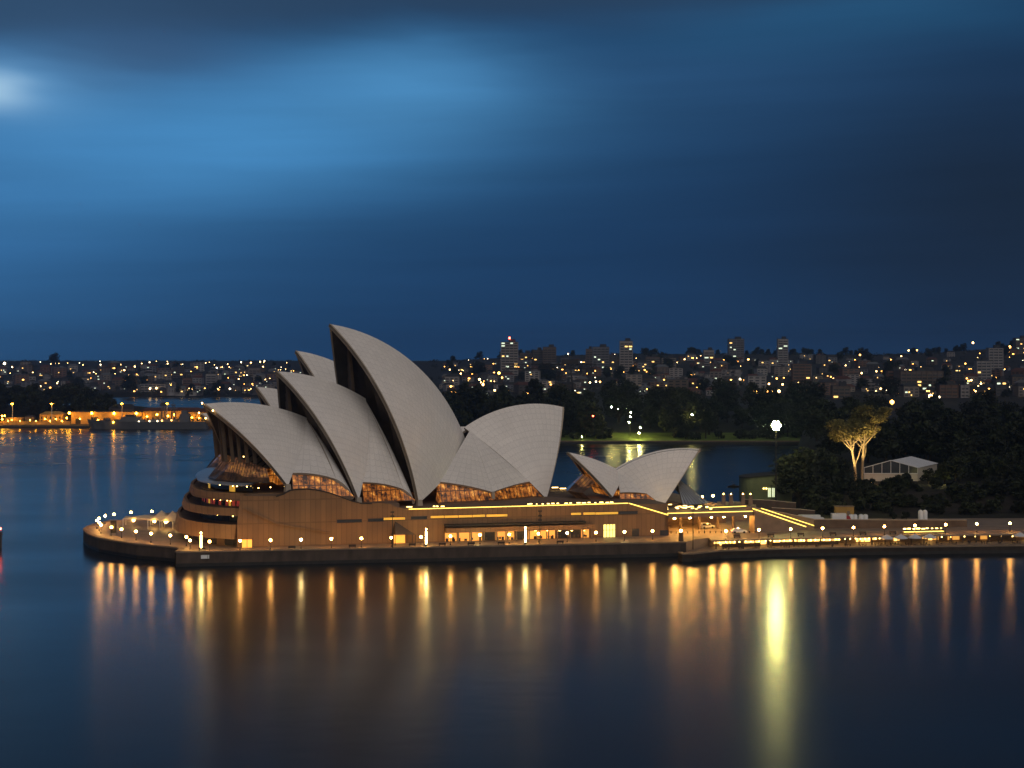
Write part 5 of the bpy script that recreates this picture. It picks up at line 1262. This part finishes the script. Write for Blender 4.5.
for px_, py_, Y, r in ((8, 421, 1288.5, .5), (20, 421, 1288.5, .5), (36, 421, 1288.5, .5), (50, 421, 1288.5, .5), (62, 421, 1288.5, .5), (69.3, 413, 1304, 1.1), (66.8, 418, 1303, .7), (91.7, 413.2, 1305, 1.1), (114, 413.4, 1305, 1.2), (136.4, 413.4, 1305, 1.1), (80, 419, 1306, .6), (98, 420, 1306, .6), (125, 418, 1306, .6), (45, 419, 1303.5, .6), (56, 419, 1303.5, .6), (12, 420, 1297.5, .6), (2, 416, 1292, .7), (4.6, 415.8, 1294, .7), (2.2, 419.2, 1290, .7), (157, 414.6, 1304, .9), (174.3, 414.6, 1304, .7), (30, 420, 1299, .6), (192, 417.5, 1302, .6), (199, 418, 1302, .6), (188, 419, 1302, .5), (147, 416.5, 1315, .7), (168, 416, 1315, .7), (181, 416, 1315, .7)):  # the low front row is added to light the roadside wall
    sodium(px_, py_, Y, 'orange sodium lamp glowing in front of the naval buildings', r)
for n_ in (SBL, ): 
    for ch in KIDS.pop(n_, []): bpy.data.objects.remove(ch)
    bpy.data.objects.remove(n_)
# the warship
def ship():
    Y = 1268; k_ = Y/F; X = lambda px: (px-512)*k_; Z = lambda py: H-(py-HY)*k_
    r = empty('warship', (X(145), Y, 0), 0, 'grey warship moored along the orange lit wharf', 'warship'); m_ = MB()
    st_ = [(87, .3, 7.6), (92, 2.6, 6.6), (105, 5.2, 6.0), (140, 6.2, 5.6), (180, 6.0, 5.4), (203, 5.2, 5.2), (206, 4.6, 5.2)]
    m_.grid([[(X(p)+(1.5 if p > 95 else 3.0), Y-w*.7, -1), (X(p), Y-w, z), (X(p), Y+w, z), (X(p)+(1.5 if p > 95 else 3.0), Y+w*.7, -1)] for p, w, z in st_], 0, False, flip=True)
    e = st_[-1]; m_.add([(X(206), Y-4.6, 5.2), (X(206), Y+4.6, 5.2), (X(206)+1.5, Y+3.2, -1), (X(206)+1.5, Y-3.2, -1)], [(3, 2, 1, 0)]); m_.build('hull', M['naval_grey'], r)
    for px0, px1, py, w in ((116, 146, 419.6, 8), (121, 141, 416.8, 7), (126, 136, 414.6, 5.5), (150, 178, 419.2, 8), (180, 190, 414, 6), (181.5, 188, 410.5, 4.5)):
        zt_ = Z(py); b_ = MB(); b_.box((X((px0+px1)/2), Y, (5+zt_)/2), ((px1-px0)*k_, w, zt_-5), taper=.94); b_.build('superstructure', M['naval_grey'], r)
    br = MB(); br.box((X(131), Y-2.8, Z(415.7)), (6.5, .15, .8)); br.build('bridge_window', M['window_dark'], r)
    tr = MB(); tr.lathe([(.001, 0), (2, 0), (1.7, 2), (.001, 2.2)], (X(108), Y, 6), n=10); tr.tube((X(108), Y, 7.2), (X(101), Y, 8.2), .18, n=6); tr.build('gun_turret', M['naval_grey'], r)
    for px_, top in ((163.4, 399.5), (173.5, 402)):
        mm = MB(); zt_ = Z(top)
        for sx, sy in ((-1, -1), (1, -1), (1, 1), (-1, 1)): mm.tube((X(px_)+sx*1.6, Y+sy*1.6, 7.5), (X(px_)+sx*.5, Y+sy*.5, zt_-2), .26, .18, n=5)
        for z_ in (12, 15, 18): mm.box((X(px_), Y, z_), (3.4, 2.4, .5))
        mm.box((X(px_), Y, zt_-5), (6.0, .6, .4)); mm.box((X(px_), Y, zt_-2.2), (3.2, 2.0, .8)); mm.tube((X(px_), Y, zt_-2), (X(px_), Y, zt_+2), .15, n=5); mm.build('mast', M['naval_grey'], r)
    rd = MB(); rd.box((X(163.4), Y-.8, Z(404.5)), (4.2, .4, 2.2)); rd.build('radar', M['dark_metal'], r)
    for px_, py_, mt_ in ((115, 422, 'sodium'), (163.5, 420.3, 'city_amber'), (173, 420, 'city_amber'), (151, 420.8, 'city_white'), (159, 420.8, 'city_white'), (140.5, 421.3, 'city_white')):
        b_ = MB(); b_.ball((X(px_), Y-5.6, Z(py_)), .55); b_.build('deck_lamp', M[mt_], r)
ship()
for i in range(58):
    px_ = -25+i*2.6+rng.uniform(-3, 3); Y = rng.choice((1355, 1385, 1420))+rng.uniform(-8, 8); X = (px_-512)/F*Y
    if px_ > 118: continue
    z = 2+11*sstep(225, 120, px_)*sstep(1322, 1400, Y); tree('round', X, Y, z, rng.uniform(.9, 1.4)*(1 if px_ < 100 else .7), 'dark rounded tree on the hill behind the naval base', 'trees on the naval island hill')
for px_ in (124, 129): X = (px_-512)/F*1352; tree('tall', X, 1352, 2, .55, 'slender dark tree beside the slate roofed house', 'slender trees by the slate house')

# hammerhead crane
def crane():
    Y = 1600; k_ = Y/F; X = lambda px: (px-512)*k_; Z = lambda py: H-(py-HY)*k_; g = hill_z(X(564), Y)
    r = empty('hammerhead_crane', (X(564), Y, g), 0, 'huge dark hammerhead crane standing before the distant city', 'crane'); t = MB()
    zt_ = Z(369)
    for sx in (-8, 8):
        for sy in (-6, 6):
            t.tube((X(564)+sx*1.15, Y+sy, g-1), (X(564)+sx*.8, Y+sy*.8, zt_), .55, n=5)
    n = 6
    for i in range(n):
        z0 = g+(zt_-g)*i/n; z1 = g+(zt_-g)*(i+1)/n
        for sy in (-5.5, 5.5): t.tube((X(564)-8, Y+sy, z0), (X(564)+8, Y+sy, z1), .32, n=4); t.tube((X(564)+8, Y+sy, z0), (X(564)-8, Y+sy, z1), .32, n=4); t.tube((X(564)-8, Y+sy, z1), (X(564)+8, Y+sy, z1), .32, n=4)
    t.build('tower', M['dark_metal'], r)
    j = MB(); x0, x1 = X(505), X(596); z0, z1 = Z(368.5), Z(364)
    for sy in (-3, 3):
        j.tube((x0, Y+sy, z0), (x1, Y+sy, z0), .5, n=5); j.tube((x0, Y+sy, z1), (x1, Y+sy, z1), .45, n=5); m2 = 20
        for i in range(m2):
            a, b = x0+(x1-x0)*i/m2, x0+(x1-x0)*(i+1)/m2; j.tube((a, Y+sy, z0), (b, Y+sy, z1), .25, n=4); j.tube((b, Y+sy, z0), (b, Y+sy, z1), .25, n=4)
    j.build('jib', M['dark_metal'], r); MB().box((X(570), Y, z1+2.2), (16, 6, 4.4)).build('machine_house', M['dark_metal'], r); MB().box((X(590), Y, z0-2), (9, 6, 4)).build('counterweight', M['dark_metal'], r)
    kx = MB(); kx.tube((X(520), Y, z0), (X(520), Y, z0-9), .18, n=4); kx.box((X(520), Y, z0-9.5), (1.6, 1.2, 1.4)); kx.build('hook', M['dark_metal'], r)
crane()

# ------------------------------------------------------------------ the far city
TONE = {0: 'cream', 1: 'brown', 2: 'pale grey', 3: 'dark grey', 4: 'brick red', 5: 'blue grey'}
def tower(px0, px1, pyt, pyb, w_, lab, lit=.12, depth=None, balc=True, seed=0, cat='tower block', top=None):
    rg = random.Random(seed or int(px0*7)); g = ground_at((px0+px1)/2, pyb); Y = g.y; k_ = Y/F
    x0, x1 = (px0-512)*k_, (px1-512)*k_; zt_ = H-(pyt-HY)*k_; w = x1-x0; dp = depth or max(10, w*.8); cx = (x0+x1)/2; z0 = g.z-6
    r = empty('tower_block', (cx, Y, g.z), 0, lab, cat); b = MB(); b.box((cx, Y+dp/2, (z0+zt_)/2), (w, dp, zt_-z0)); 
    fl = max(2, int((zt_-g.z)/3.3)); nb = max(2, int(w/5))
    if balc:
        for f in range(1, fl): b.box((cx, Y-.25, g.z+f*3.3), (w+.3, .9, .35))
        for i in range(nb+1): b.box((x0+w*i/nb, Y-.2, (g.z+zt_)/2), (.7, .8, zt_-g.z))
    b.build('wall', M['house_wall_%d' % w_], r)
    for f in range(fl): MB().box((cx, Y-.04, g.z+f*3.3+1.9), (w-1.2, .12, 1.5)).build('window_band', M['window_dark'], r) if f < 22 else None
    for f in range(fl):
        for i in range(nb):
            if rg.random() < lit: MB().box((x0+w*(i+.5)/nb, Y-.16, g.z+f*3.3+1.9), (w/nb*rg.uniform(.4, .8), .12, 1.5)).build('lit_window', M[rg.choice(('city_window', 'city_window', 'city_window_cool'))], r)
    tp_ = MB(); tp_.box((cx, Y+dp/2, zt_+.2), (w+.6, dp+.6, .4)); tp_.box((cx+w*.15, Y+dp*.5, zt_+2), (w*.4, dp*.4, 3.4)); tp_.build('roof', M['roof_slate'], r)
    if top: MB().ball((cx, Y+1, zt_+5), 1.3).build('roof_lamp', M[top], r)
    return r
for t in ((501, 518, 342, 376, 2, 'tall pale tower with a red roof lamp above the crane jib', .22, None, True, 3, 'tower block', 'red_lamp'),
          (533, 543, 350, 368, 3, 'dark grey tower left of the wider twin above the crane', .1), (543, 556, 347, 368, 1, 'brown tower with a flat top just above the crane jib', .08),
          (520, 532, 353, 368, 1, 'low brown block between the red lamp tower and the grey tower', .1), (593, 609, 347, 374, 5, 'blue grey slab tower beside the brightest ridge lamp', .06), (586, 593, 349, 368, 1, 'narrow brown tower beside the blue grey slab', .06),
          (620, 632.5, 341, 374, 2, 'slender pale tower standing alone on the ridge', .05), (646, 660, 357, 368, 1, 'broad low brown block right of the slender pale tower', .08), (662, 676, 358, 368, 0, 'cream block of flats on the ridge behind the garden lamps', .1),
          (704, 714, 350, 366, 2, 'short pale tower on the ridge with lamps at its foot', .1), (729, 744, 339, 362, 5, 'wide blue grey tower on the ridge left of the slim white one', .06), (778, 788, 339, 366, 2, 'slim white balcony tower on the middle of the ridge', .1),
          (793, 811, 364, 386, 4, 'twin fronted brick red block on the middle of the slope', .1), (888, 901, 371, 392, 4, 'brick red end of the wide lit apartment block', .05), (901, 943, 371, 394, 1, 'wide brown apartment block with yellow lit balconies', .16),
          (989, 1003, 348, 376, 2, 'white stepped tower on the right of the slope', .06), (977, 991, 361, 383, 2, 'lower white wing left of the stepped tower', .05), (1016, 1030, 338, 354, 1, 'brown tower cut by the right edge of the view', .2),
          (961, 969, 385, 398, 2, 'small white block above the dark garden at right', .03), (833, 850, 386, 399, 1, 'brown block with one glaring lit stair window', .2), (866, 886, 383, 391, 2, 'low building with a long white roof on the slope', .05),
          (996, 1007, 380, 396, 3, 'grey balcony block above the dark garden at far right', .1), (940, 958, 385, 398, 4, 'dark brick block right of the lit apartments', .06),
          (173, 183, 367, 378, 1, 'brown block of flats on the left skyline', .1), (249, 260, 368, 379, 0, 'pale cream block left of the small sails', .06), (230, 238, 369, 378, 5, 'blue grey block on the left skyline', .1), (140, 165, 384, 392, 2, 'wide pale apartment building above the small bay', .08), (183, 191, 378, 390, 4, 'brick red block above the small bay', .08), (82, 98, 385, 391, 5, 'low blue grey hall behind the naval island trees', .05), (206, 216, 374, 385, 2, 'pale square block in the middle of the left hillside', .08)):
    tower(*t)
def house_proto(shape, tone, roofm):
    r = empty('house', (0, 0, 0)); w, d_, h = {'low': (14, 11, 6.5), 'mid': (17, 13, 11), 'block': (21, 14, 16)}[shape]
    MB().box((0, d_/2, h/2-3), (w, d_, h+6)).build('wall', M['house_wall_%d' % tone], r, False); m_ = MB()
    if shape == 'block': m_.box((0, d_/2, h+.2), (w+.6, d_+.6, .5)); m_.box((w*.2, d_/2, h+1.4), (4, 4, 2.4))
    else:
        x0, x1, y0, y1 = -w/2-.6, w/2+.6, -.6, d_+.6; V = [(x0, y0, h), (x1, y0, h), (x1, y1, h), (x0, y1, h), (x0+3, d_/2, h+3.4), (x1-3, d_/2, h+3.4)]; m_.add(V, [(0, 1, 5, 4), (1, 2, 5), (2, 3, 4, 5), (3, 0, 4), (3, 2, 1, 0)])
    m_.build('roof', M[roofm], r, False); nf = {'low': 2, 'mid': 3, 'block': 5}[shape]
    for f in range(nf):
        for q in (-.33, 0, .33): MB().box((w*q, -.05, 1.7+f*3.1), (w*.2, .14, 1.4)).build('window', M['window_dark'], r, False)
    return r
def lit_win(o, w, h, mm):
    x = rng.uniform(-.38, .38)*w; z = 1.7+rng.randrange(max(1, int(h/3.1)))*3.1; MB().box((x, -.16, z), (rng.uniform(1.2, 3.2), .12, 1.4)).build('lit_window', M[mm], o, False)
PH = {}
def zone(px, py):
    if px < 132: return 'on the far hillside above the naval base trees'
    if px < 330: return 'on the far hillside across the small bay'
    if px < 500: return 'on the slope between the great sail and the crane'
    if px < 600: return 'on the slope around the crane'
    if px < 730: return 'on the slope behind the garden lamps'
    if px < 880: return 'on the slope behind the tall floodlight mast'
    return 'on the right hillside above the dark garden'
placed = []
def place_house(px, py, shape, tone, roofm, sc):
    k = (shape, tone, roofm); g = ground_at(px, py)
    if k not in PH: PH[k] = o = house_proto(*k); 
    else: o = copy_tree(PH[k])
    nm = {'low': 'house', 'mid': 'apartment_house', 'block': 'apartment_block'}[shape]; o.name = nm
    o.location = (g.x, g.y, g.z); o.scale = (sc, sc, sc); o.rotation_euler.z = math.atan2(-g.x, g.y)+rng.uniform(-.5, .5)
    rn = {'roof_red': 'red roofed', 'roof_slate': 'slate roofed', 'roof_pale': 'pale roofed'}[roofm]
    lab = '%s %s%s %s' % (TONE[tone], rn+' ' if shape != 'block' else 'flat roofed ', {'low': 'house', 'mid': 'apartment house', 'block': 'apartment block'}[shape], zone(px, py))
    tag(o, lab, {'low': 'house', 'mid': 'apartment house', 'block': 'apartment block'}[shape], lab); placed.append((o, shape))
    return o
cnt = 0; tries = 0; taken = []
while cnt < 430 and tries < 16000:
    tries += 1
    if rng.random() < .40: px_ = rng.uniform(-8, 318); py_ = rng.uniform(369, 395)
    else: px_ = rng.uniform(440, 1032); py_ = rng.uniform(interp(RIDGE, px_)+5, 397)
    if any(abs(px_-a) < 5.0 and abs(py_-b) < 1.7 for a, b in taken): continue
    taken.append((px_, py_)); cnt += 1
    place_house(px_, py_, rng.choices(('low', 'mid', 'block'), (5, 4, 2))[0], rng.choice((0, 1, 2, 2, 3, 4, 5)), rng.choice(('roof_red', 'roof_slate', 'roof_slate', 'roof_pale')), rng.uniform(.5, .95))
protos = set(PH.values())
for o, shape in placed:
    w, h = {'low': (14, 6.5), 'mid': (17, 11), 'block': (21, 16)}[shape]
    if rng.random() < .75:
        for _ in range(rng.randint(1, 3)): lit_win(o, w, h, rng.choice(('city_window', 'city_window', 'city_window_cool', 'city_amber')))
for i in range(85):
    if rng.random() < .38: px_ = rng.uniform(-8, 318); py_ = rng.uniform(366, 396)
    else: px_ = rng.uniform(440, 1032); py_ = rng.uniform(interp(RIDGE, px_)+1, 398)
    g = ground_at(px_, py_); kd = rng.choice(('round', 'round', 'fig')); tree(kd, g.x, g.y, g.z-1, rng.uniform(.55, 1.2), 'dark tree among the houses '+zone(px_, py_), 'trees among the houses '+zone(px_, py_))
for i in range(48):     # the wooded skyline
    px_ = rng.uniform(440, 1032); g = ground_at(px_, 300); tree('round', g.x, g.y, g.z-2.5, rng.uniform(.6, 1.1), 'dark tree on the skyline ridge of the city', 'trees along the skyline')
def woodland(name, spots, leafr, seed, lab):
    rg = random.Random(seed); mb = MB()
    for x, y, z, r in spots:
        for q in range(2): leaf_cloud(mb, (x+rg.uniform(-r, r)*.6, y+rg.uniform(-3, 3), z+r*.3*rg.random()), (r, r*.8, r*.75), leafr, r*.26, rg, shellbias=.35, m=rg.choice((0, 0, 1)))
    tag(mb.build(name, LD), lab, None, None, 'stuff')
sp_ = []
for i in range(420):
    if rng.random() < .40: px_ = rng.uniform(-12, 330)
    else: px_ = rng.uniform(425, 1036)
    g = ground_at(px_, 300); sp_.append((g.x, g.y-rng.uniform(0, 60), g.z-2, rng.uniform(2.5, 6.0)))
woodland('treeline', sp_, 16, 91, 'distant tree cover along the city skyline')
sp_ = []
for i in range(620):
    if rng.random() < .36: px_ = rng.uniform(-10, 330); g = ground_at(px_, rng.uniform(365, 397))
    else: px_ = rng.uniform(430, 1034); g = ground_at(px_, rng.uniform(interp(RIDGE, px_)+3, 400))
    sp_.append((g.x, g.y, g.z, rng.uniform(2.5, 5.5)))
woodland('undergrowth', sp_, 13, 92, 'distant gardens and tree cover between the houses')
# city lamps
CL = {}
def city_lamp(px, py, mt_, size, label=None):
    k = (mt_, ); g = ground_at(px, py+1.5); hl = max(5., H-(py-HY)*g.y/F-g.z)
    if k not in CL:
        o = empty('city_lamp', (0, 0, 0)); MB().tube((0, 0, 0), (0, 0, 1), .12, n=5).build('pole', M['dark_metal'], o, False); MB().ball((0, 0, 0), 1, n=6).build('globe', M[mt_], o, False); CL[k] = o
    else: o = copy_tree(CL[k])
    o.location = tuple(g)
    for ch in KIDS[o]:
        if ch.name.startswith('globe'): ch.location = (0, 0, hl); ch.scale = (size,)*3
        else: ch.scale = (1, 1, hl)
    nm = {'city_warm': 'warm', 'city_white': 'white', 'city_amber': 'amber'}[mt_]
    tag(o, label or '%s street lamp shining %s' % (nm, zone(px, py)), 'street lamp', None if label else '%s lamps %s' % (nm, zone(px, py)))
for px_, py_, mt_, sz, lab in ((4.5, 365, 'city_white', 2.6, 'brightest white lamp at the far left of the skyline'), (591.4, 353.7, 'city_white', 2.6, 'brightest white lamp on the ridge beside the blue grey slab'), (499, 375.7, 'city_amber', 1.8, 'orange lamp at the foot of the pale tower'), (464, 403.5, 'city_amber', 3.2, 'large orange lamp low on the slope beside the great sail'), (843.4, 391.5, 'city_white', 2.2, 'glaring white lamp on the brown block'), (885.7, 392.7, 'city_white', 2.4, 'glaring white lamp left of the wide apartments'), (892, 406.7, 'city_amber', 1.9, 'orange lamp below the wide apartments among dark trees'), (930.5, 400.5, 'city_warm', 2.0, 'bright warm lamp at the foot of the wide apartments'), (905.7, 373, 'city_white', 1.8, 'bright lamp on the roof of the wide apartments'), (1009.7, 348.7, 'city_amber', 2.2, 'bright amber lamp beside the tower at the right edge'), (756, 395.5, 'city_amber', 1.5, 'first of the orange lamps left of the tall mast'), (767, 395.3, 'city_amber', 1.5, 'middle orange lamp left of the tall mast'), (973, 342.8, 'city_warm', 1.8, 'warm lamp high on the right skyline'), (678, 378.6, 'red_lamp', .8, None)):
    if mt_ == 'red_lamp': continue
    city_lamp(px_, py_, mt_, sz, lab)
for px_, py_ in ((502, 380.6), (510, 380), (479.5, 382.4), (480, 397.6), (483, 388), (523, 388), (540, 386), (545, 386.2), (550, 386), (556, 386.4), (596, 385), (600, 385.2), (590, 386), (575, 395), (568, 355.7), (631, 364), (640, 364.5), (660, 377), (696, 370), (713, 364), (845.6, 367.6), (740, 382), (728, 379.5), (744.5, 383), (761.5, 384.5), (762, 396), (779, 395.3), (922.6, 390), (939, 401.5), (988.6, 399.4), (981, 387), (1014, 349.3), (908.6, 351.3), (917, 351.6), (882, 374), (860, 356.6)):
    city_lamp(px_, py_, rng.choice(('city_warm', 'city_white', 'city_amber')), rng.uniform(.9, 1.5))
for i in range(84): city_lamp(rng.uniform(-4, 320), 362+abs(rng.gauss(0, 1))*5 if i % 2 else rng.uniform(367, 394), rng.choice(('city_warm', 'city_white', 'city_warm')), rng.choice((.6, .8, .9, 1.3)))
for i in range(135):
    px_ = rng.uniform(445, 1030); city_lamp(px_, rng.uniform(interp(RIDGE, px_)+1, 396), rng.choice(('city_warm', 'city_white', 'city_amber', 'city_warm')), rng.choice((.45, .55, .7, 1.0)))
for px_, py_ in ((150, 394.8), (189.5, 394.8), (192, 395), (218, 394.5), (47, 391.5)): city_lamp(px_, py_, 'city_warm', 1.3)

# ------------------------------------------------------------------ thin evening haze over the harbour
def haze():
    m = bpy.data.materials.new('haze'); m.use_nodes = True; nt = m.node_tree; nt.nodes.remove(nt.nodes['Principled BSDF'])
    v = nt.nodes.new('ShaderNodeVolumePrincipled'); v.inputs['Color'].default_value = (.45, .68, 1, 1); v.inputs['Density'].default_value = .00008; v.inputs['Anisotropy'].default_value = .65
    nt.links.new(v.outputs[0], nt.nodes['Material Output'].inputs['Volume'])
    tag(MB().box((0, 2000, 46), (9400, 4600, 110)).build('haze', m), kind='stuff')
haze()
